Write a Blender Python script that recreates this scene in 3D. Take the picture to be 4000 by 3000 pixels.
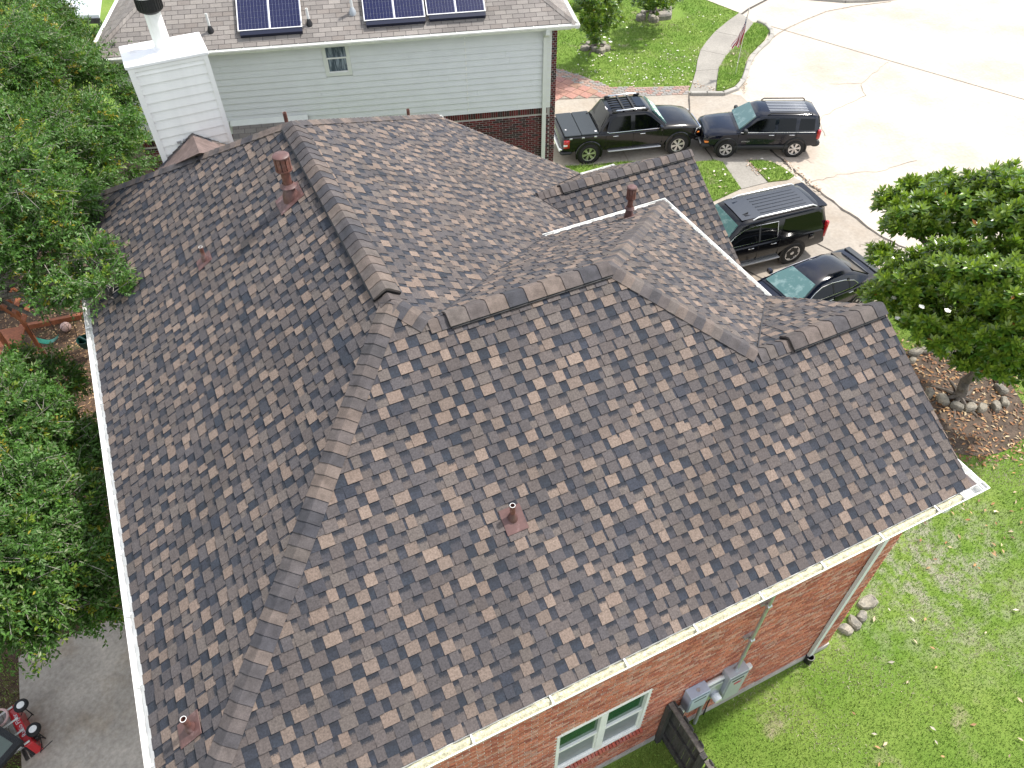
import bpy, math, random
import numpy as np
from mathutils import Matrix, Vector
random.seed(7); rng = np.random.default_rng(7)
sc = bpy.context.scene
for o in list(bpy.data.objects): bpy.data.objects.remove(o)
R_ = math.radians
# ------------------------------------------------------------------ camera
H_CAM = 14.9; F_PX = 2965.2; PITCH, ROLL, YAW = R_(46.998), R_(-0.815), R_(24.867)
fw = np.array([math.sin(YAW)*math.cos(PITCH), math.cos(YAW)*math.cos(PITCH), -math.sin(PITCH)])
rt0 = np.array([math.cos(YAW), -math.sin(YAW), 0.0]); up0 = np.cross(rt0, fw)
rt = math.cos(ROLL)*rt0 + math.sin(ROLL)*up0; upv = -math.sin(ROLL)*rt0 + math.cos(ROLL)*up0
CAM = np.array([0, 0, H_CAM])
cd = bpy.data.cameras.new('camera'); cam = bpy.data.objects.new('camera', cd)
sc.collection.objects.link(cam); sc.camera = cam
cam.matrix_world = Matrix(((rt[0], upv[0], -fw[0], 0), (rt[1], upv[1], -fw[1], 0), (rt[2], upv[2], -fw[2], H_CAM), (0, 0, 0, 1)))
cd.sensor_width = 36; cd.lens = F_PX/4000*36; cd.clip_start = 0.1; cd.clip_end = 500
# ------------------------------------------------------------------ sky, sun, exposure
SUN_AZ, SUN_EL = 84.0, 55.0
w = bpy.data.worlds.new('World'); sc.world = w; w.use_nodes = True
nt = w.node_tree; nt.nodes.clear()
out = nt.nodes.new('ShaderNodeOutputWorld'); bg = nt.nodes.new('ShaderNodeBackground')
sky = nt.nodes.new('ShaderNodeTexSky'); sky.sky_type = 'NISHITA'; sky.sun_disc = False
sky.sun_elevation = R_(SUN_EL); sky.sun_rotation = R_(SUN_AZ); sky.dust_density = 2.0
tcw = nt.nodes.new('ShaderNodeTexCoord'); nzw = nt.nodes.new('ShaderNodeTexNoise')
nzw.inputs['Scale'].default_value = 2.6; nzw.inputs['Detail'].default_value = 6; nzw.inputs['Roughness'].default_value = .6
crw = nt.nodes.new('ShaderNodeValToRGB'); crw.color_ramp.elements[0].position = .40; crw.color_ramp.elements[1].position = .62
mxw = nt.nodes.new('ShaderNodeMix'); mxw.data_type = 'RGBA'
mxw.inputs['B'].default_value = (9.5, 9.6, 9.8, 1)
nt.links.new(tcw.outputs['Generated'], nzw.inputs['Vector']); nt.links.new(nzw.outputs['Fac'], crw.inputs['Fac'])
nt.links.new(crw.outputs['Color'], mxw.inputs['Factor']); nt.links.new(sky.outputs['Color'], mxw.inputs['A'])
nt.links.new(mxw.outputs['Result'], bg.inputs['Color']); nt.links.new(bg.outputs['Background'], out.inputs['Surface'])
bg.inputs['Strength'].default_value = 0.115
sd = bpy.data.lights.new('sun', 'SUN'); sun = bpy.data.objects.new('sun', sd); sc.collection.objects.link(sun)
sd.energy = 3.4; sd.angle = R_(3.0); sd.color = (1.0, .955, .89)
sv = Vector((math.sin(R_(SUN_AZ))*math.cos(R_(SUN_EL)), math.cos(R_(SUN_AZ))*math.cos(R_(SUN_EL)), math.sin(R_(SUN_EL))))
sun.rotation_euler = (-sv).to_track_quat('-Z', 'Y').to_euler(); sun.location = sv*60
sc.view_settings.view_transform = 'Standard'; sc.view_settings.look = 'None'
sc.view_settings.gamma = 1; sc.view_settings.use_curve_mapping = False
sc.view_settings.exposure = 0.84
sc.render.engine = 'CYCLES'

# ------------------------------------------------------------------ helpers
COL = sc.collection
def gp(px, py, z=0.0):
    d = fw*F_PX + rt*(px-2000) + upv*(1500-py); t = (z-H_CAM)/d[2]; p = CAM + d*t
    return Vector((float(p[0]), float(p[1]), float(p[2])))
def proj(P):
    v = np.asarray(P, float) - CAM; k = v @ fw
    return np.stack([2000+F_PX*(v @ rt)/k, 1500-F_PX*(v @ upv)/k], -1)
def ygp(px, py, y):       # point on the vertical plane y = const
    d = fw*F_PX + rt*(px-2000) + upv*(1500-py); t = y/d[1]; p = CAM + d*t
    return Vector((float(p[0]), float(p[1]), float(p[2])))
def tag(o, label=None, cat=None, group=None, kind=None):
    if label: o['label'] = label
    if cat: o['category'] = cat
    if group: o['group'] = group
    if kind: o['kind'] = kind
    return o
def empty(name, loc=(0, 0, 0), rz=0, label=None, cat=None, group=None, parent=None):
    o = bpy.data.objects.new(name, None); COL.objects.link(o); o.location = loc; o.rotation_euler = (0, 0, rz)
    o.empty_display_size = .3
    if parent: o.parent = parent
    return tag(o, label, cat, group)
MATS = {}
def nodes_of(name):
    m = bpy.data.materials.new(name); m.use_nodes = True; t = m.node_tree; b = t.nodes['Principled BSDF']; MATS[name] = m
    return m, t, b
def N(t, typ, **kw):
    n = t.nodes.new(typ)
    for k, v in kw.items():
        if k in n.inputs: n.inputs[k].default_value = v
        else: setattr(n, k, v)
    return n
def MAT(name, col=(.5, .5, .5), rough=.6, metal=0., ns=None, na=.2, ns2=None, na2=.15, bump=0., bs=60., attr=False, coat=0., spec=.5, trans=0., stretch=None, col2=None, c2s=1.5, c2r=(.45, .6), band=False, local=False):
    m, t, b = nodes_of(name); L = t.links
    b.inputs['Roughness'].default_value = rough; b.inputs['Metallic'].default_value = metal
    b.inputs['Specular IOR Level'].default_value = spec; b.inputs['Coat Weight'].default_value = coat; b.inputs['Coat Roughness'].default_value = .05
    if local: pos = N(t, 'ShaderNodeTexCoord').outputs['Object']
    else: pos = N(t, 'ShaderNodeNewGeometry').outputs['Position']
    if stretch:
        mp = N(t, 'ShaderNodeMapping'); mp.inputs['Scale'].default_value = stretch; L.new(pos, mp.inputs['Vector']); pos = mp.outputs['Vector']
    if attr:
        a = N(t, 'ShaderNodeAttribute', attribute_name='Col'); cur = a.outputs['Color']
    else:
        a = N(t, 'ShaderNodeRGB'); a.outputs[0].default_value = (*col, 1); cur = a.outputs[0]
    if col2:
        nz = N(t, 'ShaderNodeTexNoise', Scale=c2s, Detail=6., Roughness=.65); L.new(pos, nz.inputs['Vector'])
        mr = N(t, 'ShaderNodeMapRange'); mr.inputs['From Min'].default_value = c2r[0]; mr.inputs['From Max'].default_value = c2r[1]
        L.new(nz.outputs['Fac'], mr.inputs['Value'])
        mx = N(t, 'ShaderNodeMix', data_type='RGBA'); L.new(mr.outputs['Result'], mx.inputs['Factor']); L.new(cur, mx.inputs['A']); mx.inputs['B'].default_value = (*col2, 1)
        cur = mx.outputs['Result']
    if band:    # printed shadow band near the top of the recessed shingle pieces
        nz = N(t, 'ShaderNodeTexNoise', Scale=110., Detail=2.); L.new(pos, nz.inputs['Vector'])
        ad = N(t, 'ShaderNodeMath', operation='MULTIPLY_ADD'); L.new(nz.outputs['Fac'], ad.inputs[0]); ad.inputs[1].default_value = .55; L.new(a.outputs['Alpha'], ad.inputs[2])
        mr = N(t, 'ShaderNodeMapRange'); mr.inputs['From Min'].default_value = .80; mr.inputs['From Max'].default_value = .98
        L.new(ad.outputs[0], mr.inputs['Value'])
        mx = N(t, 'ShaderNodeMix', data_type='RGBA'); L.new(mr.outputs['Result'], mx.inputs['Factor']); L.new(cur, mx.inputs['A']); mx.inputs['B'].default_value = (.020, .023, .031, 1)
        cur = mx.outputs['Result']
    for s, amt in ((ns, na), (ns2, na2)):
        if s:
            nz = N(t, 'ShaderNodeTexNoise', Scale=float(s), Detail=5., Roughness=.6); L.new(pos, nz.inputs['Vector'])
            mr = N(t, 'ShaderNodeMapRange'); mr.inputs['From Min'].default_value = .3; mr.inputs['From Max'].default_value = .7
            mr.inputs['To Min'].default_value = 1-amt; mr.inputs['To Max'].default_value = 1+amt
            L.new(nz.outputs['Fac'], mr.inputs['Value'])
            mx = N(t, 'ShaderNodeMix', data_type='RGBA', blend_type='MULTIPLY'); mx.inputs['Factor'].default_value = 1
            L.new(cur, mx.inputs['A']); L.new(mr.outputs['Result'], mx.inputs['B']); cur = mx.outputs['Result']
    L.new(cur, b.inputs['Base Color'])
    if trans:
        b.inputs['Transmission Weight'].default_value = trans
    if bump:
        nz = N(t, 'ShaderNodeTexNoise', Scale=float(bs), Detail=4.); L.new(pos, nz.inputs['Vector'])
        bp = N(t, 'ShaderNodeBump', Strength=float(bump), Distance=.02); L.new(nz.outputs['Fac'], bp.inputs['Height']); L.new(bp.outputs['Normal'], b.inputs['Normal'])
    return m
def LEAFMAT(name, rough=.42, sss=.35, spec=.5):
    m, t, b = nodes_of(name); L = t.links
    a = N(t, 'ShaderNodeAttribute', attribute_name='Col')
    L.new(a.outputs['Color'], b.inputs['Base Color']); b.inputs['Roughness'].default_value = rough; b.inputs['Specular IOR Level'].default_value = spec
    tr = N(t, 'ShaderNodeBsdfTranslucent'); ms = N(t, 'ShaderNodeMixShader'); ms.inputs['Fac'].default_value = sss
    br = N(t, 'ShaderNodeMix', data_type='RGBA', blend_type='MULTIPLY'); br.inputs['Factor'].default_value = 1; L.new(a.outputs['Color'], br.inputs['A']); br.inputs['B'].default_value = (1.5, 1.6, .7, 1)
    L.new(br.outputs['Result'], tr.inputs['Color'])
    o = t.nodes['Material Output']; L.new(b.outputs['BSDF'], ms.inputs[1]); L.new(tr.outputs['BSDF'], ms.inputs[2]); L.new(ms.outputs['Shader'], o.inputs['Surface'])
    return m
def fill_cols(me, cols):
    ca = me.color_attributes.new('Col', 'FLOAT_COLOR', 'CORNER'); ca.data.foreach_set('color', np.asarray(cols, np.float32).ravel())
def link(name, me, mat, parent=None, M=None):
    o = bpy.data.objects.new(name, me); COL.objects.link(o)
    if mat: me.materials.append(MATS[mat] if isinstance(mat, str) else mat)
    if parent is not None:
        o.parent = parent
        if M is None and parent.type == 'EMPTY':
            o.matrix_parent_inverse = (Matrix.Translation(parent.location) @ Matrix.Rotation(parent.rotation_euler[2], 4, 'Z')).inverted()
    return o
def npmesh(name, V, F, cols=None, smooth=False):
    V = np.asarray(V, np.float32); F = np.asarray(F, np.int32); k = F.shape[1]
    me = bpy.data.meshes.new(name); me.vertices.add(len(V)); me.vertices.foreach_set('co', V.ravel())
    me.loops.add(F.size); me.loops.foreach_set('vertex_index', F.ravel())
    me.polygons.add(len(F)); me.polygons.foreach_set('loop_start', np.arange(0, F.size, k, dtype=np.int32)); me.polygons.foreach_set('loop_total', np.full(len(F), k, np.int32))
    if smooth: me.polygons.foreach_set('use_smooth', np.ones(len(F), bool))
    me.update(calc_edges=True)
    if cols is not None: fill_cols(me, np.repeat(np.asarray(cols, np.float32), k, 0))
    return me
class MB:
    """collects shapes for one mesh"""
    def __init__(s): s.v = []; s.f = []; s.c = []
    def add(s, vs, fs, col=None, M=None):
        b = len(s.v)
        s.v += [tuple(M @ Vector(v)) for v in vs] if M is not None else [tuple(v) for v in vs]
        for f in fs: s.f.append([b+i for i in f]); s.c.append(col)
        return s
    def box(s, x0, y0, z0, x1, y1, z1, col=None, M=None):
        vs = [(x0, y0, z0), (x1, y0, z0), (x1, y1, z0), (x0, y1, z0), (x0, y0, z1), (x1, y0, z1), (x1, y1, z1), (x0, y1, z1)]
        return s.add(vs, [(0, 3, 2, 1), (4, 5, 6, 7), (0, 1, 5, 4), (1, 2, 6, 5), (2, 3, 7, 6), (3, 0, 4, 7)], col, M)
    def bbox(s, x0, y0, z0, x1, y1, z1, b=.01, col=None, M=None):   # box with chamfered vertical and top edges
        b = min(b, abs(x1-x0)*.45, abs(y1-y0)*.45, abs(z1-z0)*.45)
        def ring(i, z): return [(x0+i, y0+b+i if i == 0 else y0+i, z)]
        def oct_(e, z):
            X0, X1, Y0, Y1 = x0+e, x1-e, y0+e, y1-e
            return [(X0+b, Y0, z), (X1-b, Y0, z), (X1, Y0+b, z), (X1, Y1-b, z), (X1-b, Y1, z), (X0+b, Y1, z), (X0, Y1-b, z), (X0, Y0+b, z)]
        rs = [oct_(b*.7, z0), oct_(0, z0+b), oct_(0, z1-b), oct_(b*.7, z1)]
        vs = sum(rs, []); fs = [tuple(range(7, -1, -1)), tuple(range(24, 32))]
        for k in range(3):
            for i in range(8): j = (i+1) % 8; fs.append((k*8+i, k*8+j, k*8+8+j, k*8+8+i))
        return s.add(vs, fs, col, M)
    def prism(s, pts, z0, z1, col=None, M=None):
        n = len(pts); vs = [(p[0], p[1], z0) for p in pts]+[(p[0], p[1], z1) for p in pts]
        return s.add(vs, [tuple(range(n-1, -1, -1)), tuple(range(n, 2*n))]+[(i, (i+1) % n, n+(i+1) % n, n+i) for i in range(n)], col, M)
    def extr(s, prof, A, B, U, Z, col=None):   # closed profile (u,z) swept from A to B
        A, B, U, Z = map(Vector, (A, B, U, Z)); n = len(prof)
        vs = [A+U*p[0]+Z*p[1] for p in prof]+[B+U*p[0]+Z*p[1] for p in prof]
        return s.add(vs, [tuple(range(n)), tuple(range(2*n-1, n-1, -1))]+[(i, n+i, n+(i+1) % n, (i+1) % n) for i in range(n)], col)
    def tube(s, path, r, n=8, col=None, M=None, caps=True):
        path = [Vector(p) for p in path]; m = len(path); rs = r if isinstance(r, (list, tuple)) else [r]*m
        b = len(s.v); vs = []; prev = None
        for i, p in enumerate(path):
            d = (path[min(i+1, m-1)]-path[max(i-1, 0)])
            d = d.normalized() if d.length > 1e-9 else Vector((0, 0, 1))
            if prev is None: a = d.orthogonal().normalized()
            else:
                a = prev-d*prev.dot(d); a = a.normalized() if a.length > 1e-6 else d.orthogonal().normalized()
            prev = a; q = d.cross(a)
            for k in range(n):
                t = 2*math.pi*k/n; vs.append(p+(a*math.cos(t)+q*math.sin(t))*rs[i])
        fs = [(i*n+k, i*n+(k+1) % n, (i+1)*n+(k+1) % n, (i+1)*n+k) for i in range(m-1) for k in range(n)]
        if caps: fs += [tuple(range(n-1, -1, -1)), tuple(range((m-1)*n, m*n))]
        return s.add(vs, fs, col, M)
    def lathe(s, prof, n=16, col=None, M=None, caps=True):
        vs = []; fs = []
        for r, z in prof:
            for k in range(n): t = 2*math.pi*k/n; vs.append((r*math.cos(t), r*math.sin(t), z))
        for i in range(len(prof)-1):
            for k in range(n): fs.append((i*n+k, i*n+(k+1) % n, (i+1)*n+(k+1) % n, (i+1)*n+k))
        if caps: fs += [tuple(range(n-1, -1, -1)), tuple(range((len(prof)-1)*n, len(prof)*n))]
        return s.add(vs, fs, col, M)
    def mesh(s, name, smooth=False, angle=None):
        me = bpy.data.meshes.new(name); me.from_pydata(s.v, [], s.f)
        if any(c is not None for c in s.c):
            cols = []
            for f, c in zip(s.f, s.c):
                c = c or (.5, .5, .5); c = tuple(c)+((0,) if len(c) == 3 else ())
                cols += [c]*len(f)
            fill_cols(me, cols)
        if smooth:
            for p in me.polygons: p.use_smooth = True
            if angle: me.set_sharp_from_angle(angle=R_(angle))
        me.update(); return me
    def build(s, name, mat, parent=None, smooth=False, angle=40, M=None):
        return link(name, s.mesh(name, smooth, angle), mat, parent, M)
def flat(name, pts, z, mat, kind='structure', parent=None, thick=0.0):
    mb = MB(); P = [(p[0], p[1]) for p in pts]
    if thick: mb.prism(P, z-thick, z)
    else: mb.add([(p[0], p[1], z) for p in P], [tuple(range(len(P)))])
    o = mb.build(name, mat, parent)
    import bmesh
    bm = bmesh.new(); bm.from_mesh(o.data); bmesh.ops.recalc_face_normals(bm, faces=bm.faces)
    if not thick:
        for f in bm.faces:
            if f.normal.z < 0: f.normal_flip()
    bm.to_mesh(o.data); bm.free()
    if kind and parent is None: o['kind'] = kind
    return o
def clip(poly, a, b):      # keep the part of poly left of the line a->b
    res = []; n = len(poly)
    for i in range(n):
        p, q = poly[i], poly[(i+1) % n]
        sp = (b[0]-a[0])*(p[1]-a[1])-(b[1]-a[1])*(p[0]-a[0]); sq = (b[0]-a[0])*(q[1]-a[1])-(b[1]-a[1])*(q[0]-a[0])
        if sp >= 0: res.append(p)
        if (sp > 0 and sq < 0) or (sp < 0 and sq > 0):
            t = sp/(sp-sq); res.append((p[0]+t*(q[0]-p[0]), p[1]+t*(q[1]-p[1])))
    return res
def area2(p): return sum(p[i][0]*p[(i+1) % len(p)][1]-p[(i+1) % len(p)][0]*p[i][1] for i in range(len(p)))/2
def inpoly(P, poly):       # vectorised point in polygon
    x, y = P[:, 0], P[:, 1]; r = np.zeros(len(P), bool); n = len(poly)
    for i in range(n):
        (x0, y0), (x1, y1) = poly[i][:2], poly[(i+1) % n][:2]
        if y0 == y1: continue
        r ^= ((y0 > y) != (y1 > y)) & (x < (x1-x0)*(y-y0)/(y1-y0)+x0)
    return r
def pieces_to_objects(pieces, name, mat, parent, nmax=300, rest='rest'):
    """pieces: (verts, faces, loopcolours, centre); the nmax largest in view become objects, the others one joined mesh"""
    cs = np.array([p[3] for p in pieces]); uv = proj(cs); dist = np.linalg.norm(cs-CAM, axis=1); sz = np.array([p[4] for p in pieces])/dist**2
    vis = (uv[:, 0] > 20) & (uv[:, 0] < 3980) & (uv[:, 1] > 20) & (uv[:, 1] < 2980)
    order = np.argsort(-(sz*vis)); chosen = set(order[:nmax].tolist())
    for i in chosen:
        vs, fs, lc = pieces[i][:3]
        me = bpy.data.meshes.new(name); me.from_pydata(vs, [], fs); fill_cols(me, lc); me.update(); link(name, me, mat, parent)
    V = []; F = []; C = []
    for i, p in enumerate(pieces):
        if i in chosen: continue
        b = len(V); V += p[0]; F += [[b+j for j in f] for f in p[1]]; C += p[2]
    if V:
        me = bpy.data.meshes.new(rest); me.from_pydata(V, [], F); fill_cols(me, C); me.update()
        o = link(rest, me, mat, parent); o['kind'] = 'stuff'
def text_mesh(txt, size, extrude=.002):
    cu = bpy.data.curves.new('lettering', 'FONT'); cu.body = txt; cu.size = size; cu.extrude = extrude; cu.align_x = 'CENTER'; cu.align_y = 'CENTER'; cu.resolution_u = 2
    o = bpy.data.objects.new('lettering', cu); COL.objects.link(o); dg = bpy.context.evaluated_depsgraph_get()
    me = bpy.data.meshes.new_from_object(o.evaluated_get(dg)); bpy.data.objects.remove(o); return me
# ------------------------------------------------------------------ materials
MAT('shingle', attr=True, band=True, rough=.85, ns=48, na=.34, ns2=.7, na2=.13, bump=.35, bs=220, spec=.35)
MAT('cap', attr=True, rough=.85, ns=70, na=.2, ns2=7, na2=.28, bump=.3, bs=220, spec=.35)
MAT('grey_shingle', attr=True, rough=.9, ns=60, na=.16, ns2=1.0, na2=.10, bump=.3, bs=160, spec=.3)
MAT('deck', (.035, .035, .04), .9)
MAT('brick', attr=True, rough=.85, ns=26, na=.30, ns2=120, na2=.18, bump=.4, bs=90, col2=(.50, .42, .38), c2s=7., c2r=(.52, .84))
MAT('dark_brick', attr=True, rough=.85, ns=40, na=.25, bump=.3, bs=90)
MAT('mortar', (.72, .66, .60), .95, ns=30, na=.18, bump=.3)
MAT('mortar_grey', (.42, .40, .38), .95, ns=30, na=.15)
MAT('white_paint', (.80, .80, .77), .45, ns=3, na=.05, ns2=40, na2=.04)
MAT('gutter_white', (.78, .78, .75), .35, ns=5, na=.10, col2=(.52, .52, .46), c2s=6., c2r=(.6, .8))
MAT('chimney_white', (.80, .80, .77), .5, ns=4, na=.05, bump=.05, bs=30, stretch=(1, 1, .15), col2=(.50, .48, .43), c2s=3., c2r=(.64, .82))
MAT('cap_metal', (.80, .80, .80), .35, ns=3, na=.06, col2=(.50, .47, .42), c2s=1.6, c2r=(.62, .8))
MAT('litter', (.50, .48, .34), .9, ns=25, na=.35, ns2=90, na2=.3, bump=.8, bs=60)
MAT('siding', (.68, .70, .705), .5, ns=2, na=.04, bump=.05, bs=25)
MAT('siding_trim', (.68, .70, .66), .5, ns=3, na=.05)
MAT('black', (.006, .006, .007), .55)
MAT('black_metal', (.015, .015, .017), .45, ns=30, na=.3)
MAT('rust_pipe', (.13, .052, .038), .6, ns=14, na=.35, bump=.15, bs=60, col2=(.20, .115, .10), c2s=9., c2r=(.5, .7))
MAT('brown_flash', (.105, .052, .047), .5, ns=14, na=.22, col2=(.19, .13, .125), c2s=7., c2r=(.55, .75))
MAT('grey_steel', (.42, .45, .48), .42, .25, ns=5, na=.08)
MAT('blue_steel', (.44, .50, .60), .45, .2, ns=4, na=.06)
MAT('galv', (.50, .52, .54), .38, .7, ns=12, na=.12)
MAT('old_wood', (.055, .052, .050), .85, ns=4, na=.4, stretch=(3, 3, .4), ns2=18, na2=.35, bump=.5, bs=20)
MAT('old_wood_top', (.15, .135, .12), .85, ns=6, na=.4, ns2=30, na2=.3, bump=.5, bs=30)
MAT('red_wood', (.32, .11, .05), .7, ns=6, na=.3, stretch=(3, 3, .5), ns2=30, na2=.2)
MAT('grey_plank', (.28, .26, .24), .8, ns=8, na=.3, bump=.3)
MAT('concrete', (.335, .298, .252), .92, ns=.35, na=.14, ns2=9, na2=.12, col2=(.30, .255, .205), c2s=.5, c2r=(.48, .68), bump=.15, bs=80)
MAT('street_concrete', (.47, .42, .355), .92, ns=.3, na=.10, ns2=9, na2=.10, col2=(.40, .335, .275), c2s=.28, c2r=(.47, .66), bump=.12, bs=80)
MAT('walk_concrete', (.27, .252, .222), .92, ns=.8, na=.12, ns2=14, na2=.14, bump=.15, bs=80)
MAT('patio_concrete', (.40, .36, .31), .92, ns=.9, na=.22, ns2=12, na2=.2, col2=(.36, .30, .23), c2s=.8, c2r=(.5, .68), bump=.2, bs=70)
MAT('curb', (.33, .315, .285), .9, ns=2, na=.15, ns2=20, na2=.15)
MAT('joint', (.08, .07, .06), .95, ns=6, na=.4)
MAT('crack', (.26, .225, .185), .95, ns=6, na=.4)
MAT('paver_red', attr=True, rough=.9, ns=14, na=.22, bump=.2, bs=60)
MAT('sand', (.24, .20, .16), .95, ns=20, na=.3, col2=(.10, .16, .04), c2s=5., c2r=(.62, .72))
MAT('mulch_base', (.085, .052, .032), .95, ns=9, na=.5, ns2=45, na2=.5, bump=.9, bs=40, col2=(.05, .075, .02), c2s=1.1, c2r=(.56, .68))
MAT('chip', attr=True, rough=.9)
MAT('soil', (.085, .062, .045), .95, ns=5, na=.4, ns2=30, na2=.4, bump=.7, bs=40)
MAT('stone', (.25, .225, .18), .9, ns=5, na=.3, ns2=25, na2=.25, bump=.5, bs=25, col2=(.16, .15, .13), c2s=3.)
MAT('bark', (.11, .095, .08), .95, ns=8, na=.4, ns2=40, na2=.3, bump=.8, bs=30, stretch=(1, 1, .3))
MAT('twig', (.30, .27, .24), .8)
MAT('grass_blade', attr=True, rough=.6, spec=.3)
LEAFMAT('leaf', .45, .30, .4); LEAFMAT('gloss_leaf', .28, .22, .6)
MAT('petal', (.80, .78, .70), .6)
MAT('litter_leaf', attr=True, rough=.75)
MAT('paint_black', (.0025, .003, .005), .18, coat=.35, spec=.30)
MAT('paint_navy', (.003, .005, .013), .17, coat=.45, spec=.32)
MAT('roof_dull', (.030, .037, .050), .42, ns=500, na=.2)
MAT('tonneau', (.020, .027, .034), .55, bump=.15, bs=300)
MAT('glass_dark', (.0015, .002, .0025), .05, spec=.35)
MAT('glass_teal', (.07, .15, .15), .05, spec=.8, col2=(.16, .25, .25), c2s=3., c2r=(.5, .62), local=True)
MAT('chrome', (.75, .75, .76), .15, 1.0)
MAT('rim_alloy', (.62, .62, .63), .28, .9)
MAT('tyre', (.012, .012, .013), .8, ns=60, na=.3)
MAT('plastic_dark', (.014, .015, .017), .6)
MAT('lamp_clear', (.72, .74, .74), .12, coat=.6)
MAT('lamp_red', (.42, .008, .012), .15, coat=.8)
MAT('lamp_amber', (.70, .20, .02), .2, coat=.5)
MAT('silver', (.50, .51, .52), .35, .6)
MAT('shade_print', (.12, .30, .22), .5, col2=(.75, .80, .74), c2s=9., c2r=(.49, .53), local=True)
MAT('sunroof', (.004, .005, .006), .04, spec=.7)
MAT('pv_cell', (.004, .006, .045), .22, ns=40, na=.25, coat=.4)
MAT('pv_back', (.30, .32, .38), .4)
MAT('pv_skirt', (.008, .011, .030), .35)
MAT('win_glass', (.05, .075, .10), .08, spec=.6, stretch=(1, 1, .12), col2=(.24, .29, .34), c2s=16., c2r=(.46, .60))
MAT('win_green', (.012, .075, .040), .10, spec=.6, ns=6, na=.25)
MAT('win_screen', (.20, .225, .245), .35, ns=5, na=.12, stretch=(1, 1, 3))
MAT('curtain', (.34, .38, .42), .8, ns=20, na=.4, stretch=(1, 1, .1))
MAT('roof_metal', (.74, .78, .84), .4, .1, ns=3, na=.05)
MAT('red_paint', (.50, .010, .018), .3, coat=.5)
MAT('white_text', (.75, .72, .74), .5)
MAT('red_text', (.45, .06, .07), .6)
MAT('bright_rubber', (.55, .38, .34), .6, ns=30, na=.1)
MAT('green_plastic', (.005, .15, .11), .4)
MAT('dark_green_plastic', (.006, .045, .035), .4)
MAT('wicker', (.012, .014, .016), .7, bump=.8, bs=60)
MAT('table_glass', (.05, .085, .07), .08, spec=.6)
MAT('pink', (.60, .40, .38), .5)
MAT('flag_cloth', attr=True, rough=.7)
MAT('pole', (.55, .56, .57), .35, .6)
MAT('mesh_black', (.010, .010, .011), .6, ns=90, na=.8)
MAT('concrete_foot', (.42, .40, .37), .9, ns=6, na=.2)
MAT('pvc_white', (.72, .72, .70), .4)
# grass ground with dry, worn and soily patches
m, t, b = nodes_of('lawn'); L = t.links
pos = N(t, 'ShaderNodeNewGeometry').outputs['Position']; b.inputs['Roughness'].default_value = .9; b.inputs['Specular IOR Level'].default_value = .2
def _nz(s, d=5.):
    n = N(t, 'ShaderNodeTexNoise', Scale=s, Detail=d, Roughness=.65); L.new(pos, n.inputs['Vector']); return n.outputs['Fac']
def _mr(v, a, c_, lo=0., hi=1.):
    n = N(t, 'ShaderNodeMapRange'); n.inputs['From Min'].default_value = a; n.inputs['From Max'].default_value = c_; n.inputs['To Min'].default_value = lo; n.inputs['To Max'].default_value = hi; L.new(v, n.inputs['Value']); return n.outputs['Result']
def _mix(f, A, B, bt='MIX'):
    n = N(t, 'ShaderNodeMix', data_type='RGBA', blend_type=bt)
    for s, val in (('Factor', f), ('A', A), ('B', B)):
        if isinstance(val, (int, float)): n.inputs[s].default_value = val
        elif isinstance(val, tuple): n.inputs[s].default_value = (*val, 1)
        else: L.new(val, n.inputs[s])
    return n.outputs['Result']
c1 = _mix(_mr(_nz(.5), .35, .65), (.125, .240, .028), (.240, .330, .070))
c2 = _mix(_mr(_nz(1.3), .58, .72), c1, (.36, .31, .21))
vd = N(t, 'ShaderNodeVectorMath', operation='DISTANCE'); L.new(pos, vd.inputs[0]); vd.inputs[1].default_value = tuple(gp(3590, 2170))
ad_ = N(t, 'ShaderNodeMath', operation='MULTIPLY'); L.new(_mr(vd.outputs['Value'], .6, 3.2, 1., 0.), ad_.inputs[0]); L.new(_mr(_nz(2.6), .44, .58), ad_.inputs[1])
c2 = _mix(ad_.outputs[0], c2, (.40, .365, .31))
c3 = _mix(_mr(_nz(30.), .3, .7, .0, .75), c2, (.100, .155, .026))
L.new(c3, b.inputs['Base Color'])
bp = N(t, 'ShaderNodeBump', Strength=.8, Distance=.04); L.new(_nz(45.), bp.inputs['Height']); L.new(bp.outputs['Normal'], b.inputs['Normal'])

# ------------------------------------------------------------------ ground, street, drives
flat('ground', [(-120, -60), (160, -60), (160, 200), (-120, 200)], 0, 'lawn')
walk_l = [gp(*p) for p in [(2890, 52), (2840, 88), (2793, 127), (2760, 165), (2736, 199), (2724, 240), (2718, 280), (2706, 322), (2696, 353), (2689, 368)]]
walk_r = [gp(*p) for p in [(2944, 92), (2925, 118), (2900, 149), (2868, 187), (2840, 221), (2818, 250), (2807, 275), (2802, 300), (2797, 335), (2792, 363)]]
street = [gp(2150, 690), gp(2166, 388)] + walk_l[::-1] + [gp(2830, 28), gp(2755, 0), gp(2600, -90), gp(2650, -400), gp(4300, -500), gp(6500, -100), gp(6000, 900), gp(4700, 1060), (24.5, 9.4), (19.5, 10.4), (10.2, 10.4), (10.2, 16.2), gp(2560, 640)]
flat('street', street, .02, 'street_concrete')
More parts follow.
